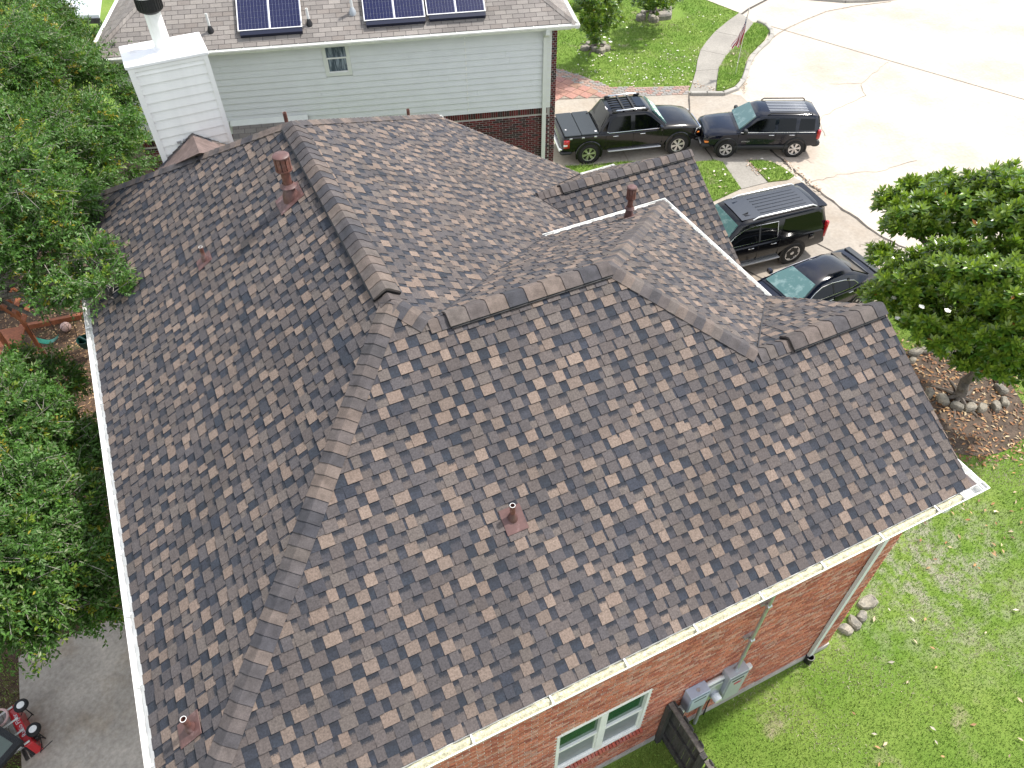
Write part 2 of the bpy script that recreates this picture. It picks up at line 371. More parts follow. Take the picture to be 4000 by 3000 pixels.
# driveways lie a touch above the street sheet
flat('driveway', [gp(2150, 690), gp(2166, 388), walk_l[-1], gp(2792, 363), gp(2893, 374), gp(2920, 400), gp(3023, 600), gp(3070, 640), gp(2735, 640), gp(2560, 640)], .026, 'concrete')
flat('driveway', [(10.2, 10.45), (19.3, 10.45), gp(3440, 921), gp(3205, 757), gp(3100, 694), gp(3090, 702), gp(2996, 716), gp(2895, 741), gp(2700, 790), (10.2, 16.2)], .026, 'concrete')
sw = empty('sidewalk', walk_l[4]); sw['kind'] = 'structure'
jl = [0, 2, 4, 6, 9]
for a, b_ in zip(jl[:-1], jl[1:]):
    L_ = walk_l[a:b_+1]; Rr = walk_r[a:b_+1]
    L2 = list(L_); R2 = list(Rr)
    sh = .02
    L2[0] = L_[0].lerp(L_[1], sh); R2[0] = Rr[0].lerp(Rr[1], sh)
    flat('slab', L2+R2[::-1], .055, 'walk_concrete', parent=sw, thick=.05)
flat('garden_path', [gp(2823, 637), gp(2921, 633), gp(2960, 675), gp(2998, 716), gp(2895, 742), gp(2858, 690)], .05, 'walk_concrete', thick=.04)
flat('lawn_strip', [gp(*p) for p in [(2700, 640), (2735, 636), (2795, 632), (2821, 639), (2856, 691), (2893, 741), (2788, 790), (2680, 790)]], .07, 'lawn', thick=.06)
flat('lawn_strip', [gp(*p) for p in [(2924, 633), (2968, 631), (3009, 637), (3056, 659), (3100, 692), (3078, 706), (2999, 715), (2960, 673)]], .07, 'lawn', thick=.06)
flat('lawn_strip', [gp(*p) for p in [(2150, 690), (2200, 655), (2320, 648), (2440, 636), (2560, 640), (2400, 760), (2200, 760)]], .06, 'lawn', thick=.05)
isl = [(2944, 95), (2972, 103), (2992, 115), (3001, 132), (2986, 160), (2958, 188), (2929, 217), (2912, 247), (2904, 282), (2892, 317), (2864, 345), (2817, 363), (2797, 360), (2800, 325), (2808, 270), (2838, 222), (2875, 180), (2910, 138)]
flat('lawn_strip', [gp(*p) for p in isl], .10, 'lawn', thick=.09)
# kerb round the street corner
kb = MB(); kp = [(2960, 90), (2990, 103), (3012, 125), (3014, 145), (2998, 168), (2966, 196), (2942, 222), (2925, 250), (2915, 285), (2902, 322), (2875, 353), (2825, 372), (2760, 372), (2700, 372)]
kpts = [gp(*p) for p in kp]
for i in range(len(kpts)-1):
    d = (kpts[i+1]-kpts[i]).normalized(); u = Vector((-d.y, d.x, 0))
    kb.extr([(-.10, 0), (-.09, .13), (-.06, .15), (.07, .15), (.09, .13), (.10, 0)], kpts[i]-d*.02, kpts[i+1]+d*.02, u, (0, 0, 1))
kerb = kb.build('kerb', 'curb'); kerb['kind'] = 'structure'
k2 = MB(); kq = [gp(2860, -4), gp(3000, -18), gp(3200, 2), gp(3300, 10), gp(3390, 8), gp(3500, -2)]
for i in range(len(kq)-1):
    d = (kq[i+1]-kq[i]).normalized(); k2.extr([(-.10, 0), (-.09, .14), (.09, .14), (.10, 0)], kq[i], kq[i+1], Vector((-d.y, d.x, 0)), (0, 0, 1))
k2.build('kerb', 'curb')['kind'] = 'structure'
def ribbon(name, pts, wd, mat, z=.032, jit=0.0, sub=1):
    pts = [Vector(p) for p in pts]; P = []
    for i in range(len(pts)-1):
        for k in range(sub): P.append(pts[i].lerp(pts[i+1], k/sub)+Vector((random.uniform(-jit, jit), random.uniform(-jit, jit), 0)))
    P.append(pts[-1]); vs = []; fs = []
    for i, p in enumerate(P):
        d = (P[min(i+1, len(P)-1)]-P[max(i-1, 0)]).normalized(); u = Vector((-d.y, d.x, 0))*wd*.5*(random.uniform(.6, 1.3) if jit else 1)
        vs += [(p.x-u.x, p.y-u.y, z), (p.x+u.x, p.y+u.y, z)]
        if i: fs.append((2*i-2, 2*i, 2*i+1, 2*i-1))
    mb = MB(); mb.add(vs, [f[::-1] for f in fs]); o = mb.build(name, mat); o['kind'] = 'structure'; return o
ribbon('pavement_joint', [gp(2964, 91), gp(3450, 232), gp(4060, 408)], .05, 'crack')
ribbon('pavement_joint', [gp(2895, 60), gp(2925, 38), gp(2994, 2), gp(3030, -15)], .10, 'joint', .058)
ribbon('pavement_joint', [gp(*p) for p in [(3005, 160), (3040, 133), (3076, 112), (3147, 79), (3229, 46), (3346, 24), (3480, 8)]], .08, 'crack')
ribbon('pavement_joint', [gp(*p) for p in [(3003, 582), (3060, 632), (3100, 667), (3150, 712), (3205, 758), (3320, 840), (3440, 923), (3560, 985)]], .09, 'joint', .036, .05, 5)
ribbon('pavement_joint', [gp(2690, 370), gp(2698, 470), gp(2740, 560), gp(2786, 630)], .06, 'joint', .036, .02, 4)
ribbon('pavement_joint', [gp(2320, 383), gp(2350, 450), gp(2460, 640)], .04, 'crack', .036, .01, 4)
ribbon('pavement_joint', [gp(2160, 390), gp(2420, 381), gp(2689, 369)], .04, 'joint', .036, .01, 4)
ribbon('pavement_joint', [gp(3157, 937), gp(3300, 1010)], .05, 'joint', .036)
ribbon('pavement_joint', [gp(2880, 1040), gp(3010, 1110)], .05, 'joint', .036)
ribbon('pavement_crack', [gp(*p) for p in [(3350, 965), (3400, 950), (3445, 923)]], .03, 'crack', .036, .07, 5)
for c_ in ([(3240, 329), (3361, 328), (3380, 376), (3288, 420), (3200, 464), (3223, 535)], [(3176, 714), (3276, 685), (3458, 667), (3581, 629)], [(3361, 328), (3420, 280), (3470, 245)], [(2990, 600), (3100, 610), (3180, 640)]):
    ribbon('pavement_crack', [gp(*p) for p in c_], .022, 'crack', .034, .06, 5)
# brick paving by the neighbour's drive
pav = empty('paved_strip', gp(2300, 350)); pav['kind'] = 'structure'
pz = [gp(*p) for p in [(2150, 395), (2150, 262), (2182, 272), (2280, 300), (2380, 343), (2480, 343), (2690, 338), (2690, 369), (2400, 381)]]
flat('sand_bed', pz, .028, 'sand', kind=None, parent=pav)
P0 = gp(2400, 381); U0 = (gp(2689, 369)-P0).normalized(); V0 = Vector((-U0.y, U0.x, 0))
band_in = [gp(2150, 300), gp(2181, 306), gp(2270, 340), gp(2345, 381)]   # split between big tiles and cobbles
tile_poly = [gp(2150, 395), gp(2150, 303), gp(2181, 309), gp(2270, 341), gp(2372, 381)]
cob_poly = [gp(2150, 298), gp(2150, 262), gp(2182, 272), gp(2280, 300), gp(2380, 343), gp(2480, 343), gp(2690, 338), gp(2690, 369), gp(2378, 382), gp(2272, 338), gp(2181, 304)]
def paver_meshes(w_, h_, n, colf, bev):
    r = []
    for k in range(n):
        mb = MB(); mb.bbox(-w_/2, -h_/2, -.02, w_/2, h_/2, .018, bev, col=colf()); r.append(mb.mesh('paver'))
    return r
tm = paver_meshes(.41, .41, 6, lambda: (random.uniform(.27, .34), random.uniform(.145, .175), random.uniform(.12, .145)), .012)
def cc():
    r = random.random()
    return (.28, .17, .145) if r < .45 else ((.25, .235, .22) if r < .8 else (.31, .215, .175))
cm = paver_meshes(.205, .135, 12, cc, .03)
def lay(poly, meshes, U, V, du, dv, name, stag):
    P = np.array([(p.x, p.y) for p in poly]); c0 = poly[0]
    for j in range(-40, 60):
        for i in range(-60, 60):
            q = c0+U*((i+(.5*(j % 2) if stag else 0))*du)+V*(j*dv)
            if inpoly(np.array([[q.x, q.y]]), [tuple(p) for p in P])[0]:
                o = bpy.data.objects.new(name, random.choice(meshes)); COL.objects.link(o); o.parent = pav
                o.matrix_parent_inverse = Matrix.Translation(pav.location).inverted()
                if not o.data.materials: o.data.materials.append(MATS['paver_red'])
                o.location = (q.x, q.y, .03+random.uniform(-.002, .003)); o.rotation_euler = (0, 0, math.atan2(U.y, U.x)+random.uniform(-.02, .02))
tU = Vector((math.cos(.42), math.sin(.42), 0)); lay(tile_poly, tm, tU, Vector((-tU.y, tU.x, 0)), .43, .43, 'paving_tile', False)
lay(cob_poly, cm, U0, V0, .225, .152, 'cobble', True)
# back yard: mulch bed, patio slab
flat('mulch_bed', [(-22, -5), (-1.8, -5), (-1.8, 18.5), (-1.0, 30), (-22, 40)], .012, 'mulch_base')
flat('patio', [(-6.36, 3.2), (-1.8, 3.2), (-1.8, 10.2), (-6.34, 10.12)], .09, 'patio_concrete', thick=.12)
# worn soil below the front magnolia
MG = gp(3741, 1560)
flat('tree_bed', [(MG.x-.2+1.95*math.cos(a)*(1+.06*math.sin(3*a)), MG.y+.1+1.85*math.sin(a), 0) for a in np.linspace(0, 2*math.pi, 40, endpoint=False)], .02, 'soil')
# ------------------------------------------------------------------ the brick house
ze, tA, tB, tC, tE, tF, tG = 6.144, .632, .606, .659, .620, .633, .680
xw, ys, xr, y1, zr, yrn, yN = -2.435, 2.849, 1.674, 7.138, 8.741, 12.114, 15.93
x2w, x2e, y2, z2, yE, xF = 1.999, 4.599, 6.784, 8.527, 10.629, 8.362
x3w, x3e, y3, z3, yG = 6.115, 8.338, 5.241, 7.593, 7.369
R4s = (6.54, 12.82, 5.54); x4e = 10.66; tW = .66
house = empty('brick_house', (3, 9, 0), 0, 'two storey red brick house with brown blend shingle roof in the foreground', 'house')
roof = None
V3 = Vector
SW, S1, N1, NW = V3((xw, ys, ze)), V3((xr, y1, zr)), V3((xr, yrn, zr)), V3((xw, yN, ze))
P2w, P2e, EF, VE = V3((x2w, y2, z2)), V3((x2e, y2, z2)), V3((xF, yE, ze)), V3((5.615, 10.629, ze))
P3w, P3e, FG, SE = V3((x3w, y3, z3)), V3((x3e, y3, z3)), V3((xF, yG, ze)), V3((x3e, ys, ze))
def onB(x, y): return V3((x, y, ze+tB*(y-ys)))
def onC(x, y): return V3((x, y, zr-tC*(x-xr)))
K1 = onC(5.55, yN); K2 = onC(9.55, yN); R4 = V3(R4s); R4e = V3((x4e, R4s[1], R4s[2]))
C4 = onC(8.75, 10.63)
WSb = V3((x4e, 9.17, 3.13)); WSa = V3((10.2, 9.17, 3.13)); WNb = V3((x4e, 16.0, 3.45)); WNa = V3((9.6, 16.0, 3.45))
planes = {   # eave direction, list of convex polygons
 'A': ((0, 1, 0), [[SW, S1, N1, NW]]),
 'B': ((1, 0, 0), [[SW, onB(x2w, ys), P2w, S1], [onB(x2w, ys), onB(x3w, ys), P3w, P2e, P2w], [onB(x3w, ys), SE, P3e, P3w]]),
 'C': ((0, 1, 0), [[S1, P2w, VE, R4, K1, N1], [VE, C4, R4], [R4, K2, K1]]),
 'E': ((1, 0, 0), [[P2w, P2e, EF, VE]]),
 'F': ((0, 1, 0), [[P2e, P3w, FG, EF]]),
 'G': ((1, 0, 0), [[P3w, P3e, FG]]),
 'WS': ((1, 0, 0), [[R4, R4e, WSb, WSa]]),
 'WN': ((1, 0, 0), [[R4, R4e, WNb, WNa]]),
 'D': ((1, 0, 0), [[N1, K1, NW]]),
}
def frame(poly, U):
    U = V3(U).normalized(); n = (poly[1]-poly[0]).cross(poly[2]-poly[0]).normalized()
    if n.z < 0: n = -n
    Vv = n.cross(U)
    if Vv.z < 0: Vv = -Vv; 
    return U, Vv.normalized(), n
dk = MB()
for k, (U, polys) in planes.items():
    for poly in polys:
        n = len(poly); vs = [p-V3((0, 0, .012)) for p in poly]+[p-V3((0, 0, .10)) for p in poly]
        dk.add(vs, [tuple(range(n)), tuple(range(2*n-1, n-1, -1))]+[(i, n+i, n+(i+1) % n, (i+1) % n) for i in range(n)])
roof = dk.build('roof', 'deck', house)
TAN = [(.166, .125, .102), (.152, .117, .097), (.180, .137, .111), (.142, .110, .092)]
MID = [(.084, .071, .068), (.094, .079, .074), (.076, .067, .067), (.103, .087, .079), (.068, .062, .065)]
DRK = [(.030, .034, .046), (.038, .040, .050), (.026, .031, .042), (.048, .047, .055)]
def vary(c, a=.10):
    k = random.uniform(1-a, 1+a); return (c[0]*k, c[1]*k, c[2]*k)
ST = {'up': False, 'tan': 0}
def piece_style():      # raised tabs and recessed gaps alternate along a course; tan tabs never touch
    ST['up'] = not ST['up']; ST['tan'] -= 1
    if ST['up']:
        r = random.random(); tan = r < .62 and ST['tan'] <= 0
        if tan: ST['tan'] = random.choice([2, 4, 4, 5])
        c = random.choice(TAN) if tan else (random.choice(DRK) if r > .94 else random.choice(MID))
        return vary(c), True, random.choice([.11, .13, .145, .16, .185, .14])
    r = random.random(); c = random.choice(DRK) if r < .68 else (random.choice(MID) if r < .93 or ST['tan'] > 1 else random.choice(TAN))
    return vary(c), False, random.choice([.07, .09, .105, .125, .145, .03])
EXP = .1455
def shingle_pieces(U, polys, expo=EXP, style=piece_style, thick=(.017, .007), edge=(.010, .010, .012)):
    U, Vv, n = frame(polys[0], U); O = polys[0][0]; res = []
    p2 = []
    for poly in polys:
        q = [((p-O).dot(U), (p-O).dot(Vv)) for p in poly]
        if area2(q) < 0: q = q[::-1]
        p2.append(q)
    allp = sum(p2, []); u0 = min(p[0] for p in allp); u1 = max(p[0] for p in allp); v0 = min(p[1] for p in allp); v1 = max(p[1] for p in allp)
    j = 0; v = v0; prev = []
    while v < v1:
        u = u0-random.uniform(0, .3); now = []
        while u < u1:
            col, raised, wd = style()
            kd = 't' if col[0] > .125 else ('d' if col[0] < .058 else '')
            if kd and random.random() < .8 and any(k_ == kd and min(b_, u+wd)-max(a_, u) > .035 for a_, b_, k_ in prev): col = vary(random.choice(MID)); kd = ''
            now.append((u, u+wd, kd))
            top = v+expo; jit = random.uniform(-.003, .003)
            rect = [(u, v+jit), (u+wd, v+jit), (u+wd, top), (u, top)]
            for q in p2:
                c = rect
                for i in range(len(q)):
                    c = clip(c, q[i], q[(i+1) % len(q)])
                    if len(c) < 3: break
                if len(c) < 3 or area2(c) < 2e-4: continue
                h0 = thick[0] if raised else thick[1]; m_ = len(c)
                T = [O+U*a+Vv*b_+n*(h0+(.002-h0)*min(1, max(0, (b_-v)/expo))) for a, b_ in c]
                Bq = [O+U*a+Vv*b_-n*.006 for a, b_ in c]
                vs = [tuple(x) for x in T+Bq]; fs = [list(range(m_))]+[[i, m_+i, m_+(i+1) % m_, (i+1) % m_] for i in range(m_)]
                if area2(c) < 0: fs[0].reverse()
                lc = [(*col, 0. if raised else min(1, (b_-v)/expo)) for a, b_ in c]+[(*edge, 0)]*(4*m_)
                ctr = sum(T, V3((0, 0, 0)))/m_
                res.append((vs, fs, lc, tuple(ctr), abs(area2(c))*max(.15, n.dot((V3(CAM)-ctr).normalized()))))
            u += wd
        v += expo; j += 1; prev = now
    return res
pcs = []
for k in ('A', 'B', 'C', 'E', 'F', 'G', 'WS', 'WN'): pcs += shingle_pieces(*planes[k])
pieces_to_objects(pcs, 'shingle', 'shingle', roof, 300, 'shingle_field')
# ridge and hip caps
def perp_down(A, B, n):
    d = (B-A).normalized(); q = n.cross(d).normalized()
    return -q if q.z > 0 else q
def normal_of(k):
    U, polys = planes[k]; return frame(polys[0], U)[2]
def caps(A, B, k1, k2, wd=.15, lift=.012, expo=.14, blend=True, cut=(0, 0)):
    A, B = V3(A), V3(B); L_ = (B-A).length; d = (B-A)/L_; n1, n2 = normal_of(k1), normal_of(k2)
    s1 = perp_down(A, B, n1); s2 = perp_down(A, B, n2); nn = (n1+n2).normalized(); x = cut[0]
    tone = None
    while x < L_-cut[1]-.02:
        e = min(x+expo+.035, L_-cut[1])
        r = random.random(); col = vary(random.choice(MID)); k_ = random.choice(TAN) if r < .28 else (random.choice(DRK) if r > .8 else col); col = tuple(a*.45+b_*.55 for a, b_ in zip(col, k_))
        mb = MB(); sec = [(s1, n1, wd), (s1, n1, wd*.5), (s1, n1, wd*.16), (None, nn, 0), (s2, n2, wd*.16), (s2, n2, wd*.5), (s2, n2, wd)]
        T = []; Bm = []
        for s_, (xx, h) in enumerate(((x, .016), (e, .004))):
            for (sd_, n_, ww) in sec:
                p = A+d*xx+(sd_*ww if sd_ else V3((0, 0, 0)))
                T.append(p+n_*(h+lift+(.006 if ww < wd*.4 else 0))); Bm.append(p+n_*(lift-.012))
        m_ = len(sec); vs = T+Bm; fs = []; o_ = 2*m_
        for i in range(m_-1): fs.append((i, i+1, m_+i+1, m_+i))
        for i in range(m_-1): fs.append((i, o_+i, o_+i+1, i+1)); fs.append((m_+i, m_+i+1, o_+m_+i+1, o_+m_+i))
        fs.append((0, m_, o_+m_, o_)); fs.append((m_-1, o_+m_-1, o_+2*m_-1, 2*m_-1))
        mb.add(vs, fs, col); mb.build('ridge_cap', 'cap', roof, smooth=True, angle=35)
        x += expo
def ridge_vent(A, B, k1, k2, wd=.172, h=.040):
    A, B = V3(A), V3(B); n1, n2 = normal_of(k1), normal_of(k2); s1 = perp_down(A, B, n1); s2 = perp_down(A, B, n2); nn = (n1+n2).normalized()
    mb = MB()
    prof = lambda P: [P+s1*wd+n1*.008, P+s1*wd+n1*h, P+nn*(h+.012), P+s2*wd+n2*h, P+s2*wd+n2*.008, P-nn*.002]
    a = prof(A); b_ = prof(B); n = 6
    mb.add(a+b_, [tuple(range(n)), tuple(range(2*n-1, n-1, -1))]+[(i, n+i, n+(i+1) % n, (i+1) % n) for i in range(n)])
    d = (B-A).normalized(); L_ = (B-A).length; x = .05
    while x < L_-.1:      # louvre ribs along both edges
        for s_, n_ in ((s1, n1), (s2, n2)):
            p = A+d*x+s_*(wd+.004); q = p+d*.028
            mb.add([p+n_*.008, q+n_*.008, q+n_*(h-.004), p+n_*(h-.004), p+n_*.008-s_*.02, q+n_*.008-s_*.02, q+n_*(h-.004)-s_*.02, p+n_*(h-.004)-s_*.02], [(0, 1, 2, 3), (4, 7, 6, 5), (0, 4, 5, 1), (3, 2, 6, 7), (0, 3, 7, 4), (1, 5, 6, 2)])
        x += .05
    mb.build('ridge_vent', 'black', roof)
caps(SW, S1, 'A', 'B', cut=(0, .02))
caps(NW, N1, 'A', 'D', wd=.13)
caps(K1, N1, 'C', 'D', wd=.13, expo=.15)
r1a, r1b = S1.lerp(N1, .035), S1.lerp(N1, .985)
ridge_vent(r1a, r1b, 'A', 'C', .195, .050); caps(r1a+(S1-N1).normalized()*.012, r1b, 'A', 'C', .165, .058, .19)
caps(S1, S1.lerp(N1, .03), 'A', 'C')
caps(P2w+(P2e-P2w)*.0, S1, 'B', 'C', cut=(0, 0))
r2a, r2b = P2w.lerp(P2e, .10), P2w.lerp(P2e, .985)
caps(P2w, r2a, 'B', 'E'); ridge_vent(r2a, r2b, 'B', 'E'); caps(r2a-V3((.012, 0, 0)), r2b+V3((.03, 0, 0)), 'B', 'E', .15, .050, .27)
caps(P3w, P2e, 'B', 'F', .15, .012); caps(EF, P2e, 'E', 'F', .14)
r3a, r3b = P3w.lerp(P3e, .24), P3w.lerp(P3e, .97)
caps(P3w, r3a, 'B', 'G'); ridge_vent(r3a, r3b, 'B', 'G'); caps(r3a-V3((.012, 0, 0)), P3e, 'B', 'G', .15, .050, .25)
r4a, r4b = R4.lerp(R4e, .16), R4.lerp(R4e, .985)
caps(R4+V3((.08, 0, 0)), r4a, 'WS', 'WN'); ridge_vent(r4a, r4b, 'WS', 'WN'); caps(r4a-V3((.012, 0, 0)), R4e, 'WS', 'WN', .15, .050, .2)
# valley flashing lines
def strip(A, B, wd, mat, name, lift=.022):
    A, B = V3(A), V3(B); d = (B-A).normalized(); u = V3((-d.y, d.x, 0)).normalized()*wd/2
    z = V3((0, 0, lift)); mb = MB(); mb.add([A-u+z, B-u+z, B+u+z, A+u+z, A-u+z*.2, B-u+z*.2, B+u+z*.2, A+u+z*.2], [(0, 1, 2, 3), (7, 6, 5, 4), (0, 4, 5, 1), (3, 2, 6, 7)]); return mb.build(name, mat, roof)
strip(P2w, VE, .018, 'deck', 'valley_seam'); strip(P3w, FG, .018, 'deck', 'valley_seam'); strip(R4, WSa, .018, 'deck', 'valley_seam'); strip(R4, WNa, .018, 'deck', 'valley_seam')
# rake edges
def rake(A, B):
    mb = MB(); A, B = V3(A), V3(B); mb.extr([(-.015, -.13), (.015, -.13), (.015, -.002), (-.015, -.002)], A-V3((.03, 0, .03)), B-V3((.03, 0, .03)), (1, 0, 0), (0, 0, 1)); mb.build('rake_board', 'white_paint', roof)
rake(P3e, SE); rake(P3e, V3((x3e, yG, ze))); rake(R4e, WSb); rake(R4e, WNb)
mb = MB(); mb.extr([(-.015, -.13), (.015, -.13), (.015, -.002), (-.015, -.002)], K1+V3((0, .017, 0)), K2+V3((0, .017, 0)), (0, 1, 0), (0, 0, 1)); mb.build('rake_board', 'white_paint', roof)
# walls
wy, wx = 3.29, -1.85; WE = 8.40
wall = MB(); wx0, wx1, wz0, wz1 = 2.19, 3.88, 1.16, 2.88
def wbox(a, b_, c, d): wall.box(a, wy, c, b_, wy+.20, d)
wbox(wx, wx0, 0.18, 6.0); wbox(wx1, WE, 0.18, 6.0); wbox(wx0, wx1, 0.18, wz0); wbox(wx0, wx1, wz1, 6.0)
wallo = wall.build('front_wall', 'mortar', house)
w2 = MB(); w2.box(wx, wy+.2, 0, wx+.2, yN-.5, 6.0); w2.box(wx+.2, yN-.7, 0, 5.4, yN-.5, 6.0); w2.box(WE-.55, wy+.2, 0, WE-.35, 10.1, 6.0); w2.box(5.2, 10.1, 0, WE-.35, 10.3, 6.0)
w2.box(5.2, 10.3, 0, 5.4, yN-.7, 5.4); w2.build('rear_wall', 'mortar', house)
w3 = MB(); w3.box(8.1, 10.32, 0, 10.2, 10.5, 3.3); w3.box(10.2, 9.6, 0, 10.4, 15.6, 3.1); w3.prism([(10.21, 9.6), (10.39, 9.6), (10.39, 15.6), (10.21, 15.6)], 3.1, 3.11); w3.box(5.4, 15.4, 0, 10.2, 15.6, 3.2)
w3.add([(10.3, 9.6, 3.1), (10.3, 15.6, 3.1), (10.3, 12.8, 5.2), (10.36, 9.6, 3.1), (10.36, 15.6, 3.1), (10.36, 12.8, 5.2)], [(0, 1, 2), (5, 4, 3), (0, 3, 4, 1), (1, 4, 5, 2), (2, 5, 3, 0)])
w3.build('garage_wall', 'mortar', house)
gb = MB(); gb.add([(WE-.4, wy+.1, 6.0), (WE-.4, yG, 6.0), (WE-.4, y3, z3-.15), (WE-.3, wy+.1, 6.0), (WE-.3, yG, 6.0), (WE-.3, y3, z3-.15)], [(0, 1, 2), (5, 4, 3), (0, 3, 4, 1), (1, 4, 5, 2), (2, 5, 3, 0)]); gb.build('gable', 'white_paint', house)
ft = MB(); ft.box(wx-.03, wy-.035, 0, WE+.03, wy+.2, .185); ft.build('foundation', 'concrete_foot', house)
sf = MB(); sf.box(xw+.02, ys+.02, 5.97, x3e+.25, wy+.05, 6.0); sf.box(xw+.02, wy+.05, 5.97, wx+.05, yN-.1, 6.0); sf.box(8.0, yG+.1, 5.97, xF-.02, yE-.05, 6.0); sf.box(5.3, 10.2, 5.97, 8.0, yE-.05, 6.0); sf.build('soffit', 'white_paint', house)
fa = MB(); fa.box(xw+.005, ys+.004, 5.95, x3e+.24, ys+.024, ze-.03); fa.build('fascia', 'white_paint', house)
fa = MB(); fa.box(xw+.004, ys+.03, 5.95, xw+.024, yN, ze-.03); fa.build('fascia', 'white_paint', house)
fa = MB(); fa.box(VE.x, yE-.03, 5.95, xF, yE-.01, ze-.03); fa.box(xF-.03, yG, 5.95, xF-.01, yE-.03, ze-.03); fa.build('fascia', 'white_paint', house)
# bricks of the south wall
BR = [(.47, .160, .095), (.51, .185, .112), (.42, .130, .080), (.53, .215, .140), (.35, .105, .070), (.52, .28, .21)]
def brick_pieces(x0, x1, z0, z1, y, holes, palette, bw=.192, bh=.055, m_=.0140, depth=.012, T=None):
    res = []; z = z0; row = 0
    while z+bh < z1:
        x = x0+(-(bw+m_)/2 if row % 2 else 0)
        while x < x1:
            a, b_ = max(x, x0), min(x+bw, x1); segs = [(a, b_)]
            for hx0, hx1, hz0, hz1 in holes:
                if z+bh > hz0 and z < hz1:
                    ns_ = []
                    for s in segs:
                        if s[1] <= hx0 or s[0] >= hx1: ns_.append(s)
                        else:
                            if s[0] < hx0: ns_.append((s[0], hx0))
                            if s[1] > hx1: ns_.append((hx1, s[1]))
                    segs = ns_
            for a, b_ in segs:
                if b_-a < .03: continue
                d = depth+random.uniform(-.003, .003); c = vary(random.choice(palette), .16); e = .0
                vs = [(a, y, z), (b_, y, z), (b_, y, z+bh), (a, y, z+bh), (a+.002, y-d, z+.002), (b_-.002, y-d, z+.002), (b_-.002, y-d, z+bh-.002), (a+.002, y-d, z+bh-.002)]
                if T is not None: vs = [tuple(T @ V3(v)) for v in vs]
                fs = [[4, 5, 6, 7], [0, 1, 5, 4], [1, 2, 6, 5], [2, 3, 7, 6], [3, 0, 4, 7]]
                ctr = np.mean(vs, 0)
                res.append((vs, fs, [(*c, 1)]*20, tuple(ctr), (b_-a)*bh))
            x += bw+m_
        z += bh+m_; row += 1
    return res
bp_ = brick_pieces(wx, WE, .19, 5.96, wy, [(wx0-.005, wx1+.005, wz0-.11, wz1+.005)], BR)
pieces_to_objects(bp_, 'brick', 'brick', wallo, 300, 'brick_field')
# window with brick sill
win = empty('twin_window', (3.03, wy, 2.0), parent=house); win.matrix_parent_inverse = Matrix.Translation(house.location).inverted()
def wpart(name, mat, boxes, par=win):
    mb = MB()
    for b_ in boxes: mb.bbox(*b_, b=.004)
    o = mb.build(name, mat, None); o.parent = par; o.matrix_parent_inverse = Matrix.Translation(V3((3.03, wy, 2.0))).inverted(); return o
xm = (wx0+wx1)/2; yf = wy+.035
wpart('frame', 'white_paint', [(wx0, yf-.05, wz0, wx0+.055, yf+.08, wz1), (wx1-.055, yf-.05, wz0, wx1, yf+.08, wz1), (wx0+.055, yf-.05, wz1-.05, wx1-.055, yf+.08, wz1), (wx0+.055, yf-.05, wz0, wx1-.055, yf+.08, wz0+.05), (xm-.065, yf-.045, wz0+.05, xm+.065, yf+.08, wz1-.05)])
zm = 2.02
for a, b_ in ((wx0+.055, xm-.065), (xm+.065, wx1-.055)):
    wpart('meeting_rail', 'white_paint', [(a, yf-.02, zm-.04, b_, yf+.05, zm+.03)])
    wpart('upper_pane', 'win_green', [(a, yf+.02, zm+.03, b_, yf+.03, wz1-.05)])
    wpart('lower_pane', 'win_screen', [(a+.03, yf+.01, wz0+.08, b_-.03, yf+.02, zm-.04)])
    wpart('sash', 'white_paint', [(a, yf-.01, wz0+.05, a+.03, yf+.03, zm-.04), (b_-.03, yf-.01, wz0+.05, b_, yf+.03, zm-.04), (a+.03, yf-.01, wz0+.05, b_-.03, yf+.03, wz0+.08)])
x = wx0-.04
while x < wx1+.03:
    mb = MB(); T = Matrix.Translation((x, wy, wz0-.055)) @ Matrix.Rotation(R_(12), 4, 'X'); mb.bbox(0, -.075, -.045, .058, .06, .045, .006, col=vary(random.choice([(.40, .09, .055), (.36, .075, .05), (.42, .12, .08)])), M=T)
    o = mb.build('sill_brick', 'brick', None); o.parent = win; o.matrix_parent_inverse = Matrix.Translation(V3((3.03, wy, 2.0))).inverted(); x += .068
# gutters
def gutter(A, B, U, litter=False, hang=.97, first=.4, name='gutter', drop=.015):
    A, B, U = V3(A), V3(B), V3(U); Z = V3((0, 0, 1)); d = (B-A).normalized(); L_ = (B-A).length; A = A-Z*drop; B = B-Z*drop
    mb = MB(); out_ = [(0, .0), (0, -.10), (.085, -.10), (.095, -.075), (.120, -.045), (.125, -.005), (.112, -.005), (.108, -.040), (.085, -.068), (.075, -.092), (.006, -.092), (.006, 0)]
    mb.extr(out_, A, B, U, Z)
    for P in (A, B-d*.004): mb.extr([(0, 0), (0, -.10), (.085, -.10), (.095, -.075), (.120, -.045), (.125, -.005)], P, P+d*.004, U, Z)
    g = mb.build(name, 'gutter_white', house)
    x = first
    while x < L_:
        h = MB(); p = A+d*x; h.extr([(.0, -.012), (.122, -.012), (.122, .002), (.0, .004)], p, p+d*.022, U, Z)
        h.extr([(-.05, .012), (.02, .006), (.02, .0), (-.05, .006)], p+d*.004, p+d*.018, U, Z); h.build('gutter_hanger', 'gutter_white', g); x += hang
    if litter:
        mb = MB(); n = int(L_/.06); vs = []; fs = []
        for i in range(n+1):
            p = A+d*(L_*i/n)
            for k, uu in enumerate((.010, .035, .062, .080, .098)):
                hh = (-.03, -.012, -.015, -.035, -.06)[k]+random.uniform(-.010, .010)
                vs.append(p+U*(uu+random.uniform(-.006, .006))+Z*hh)
            if i:
                for k in range(4): fs.append(((i-1)*5+k, (i-1)*5+k+1, i*5+k+1, i*5+k))
        mb.add(vs, fs); mb.build('leaf_litter', 'litter', g, smooth=True)
    return g
XC = 8.58
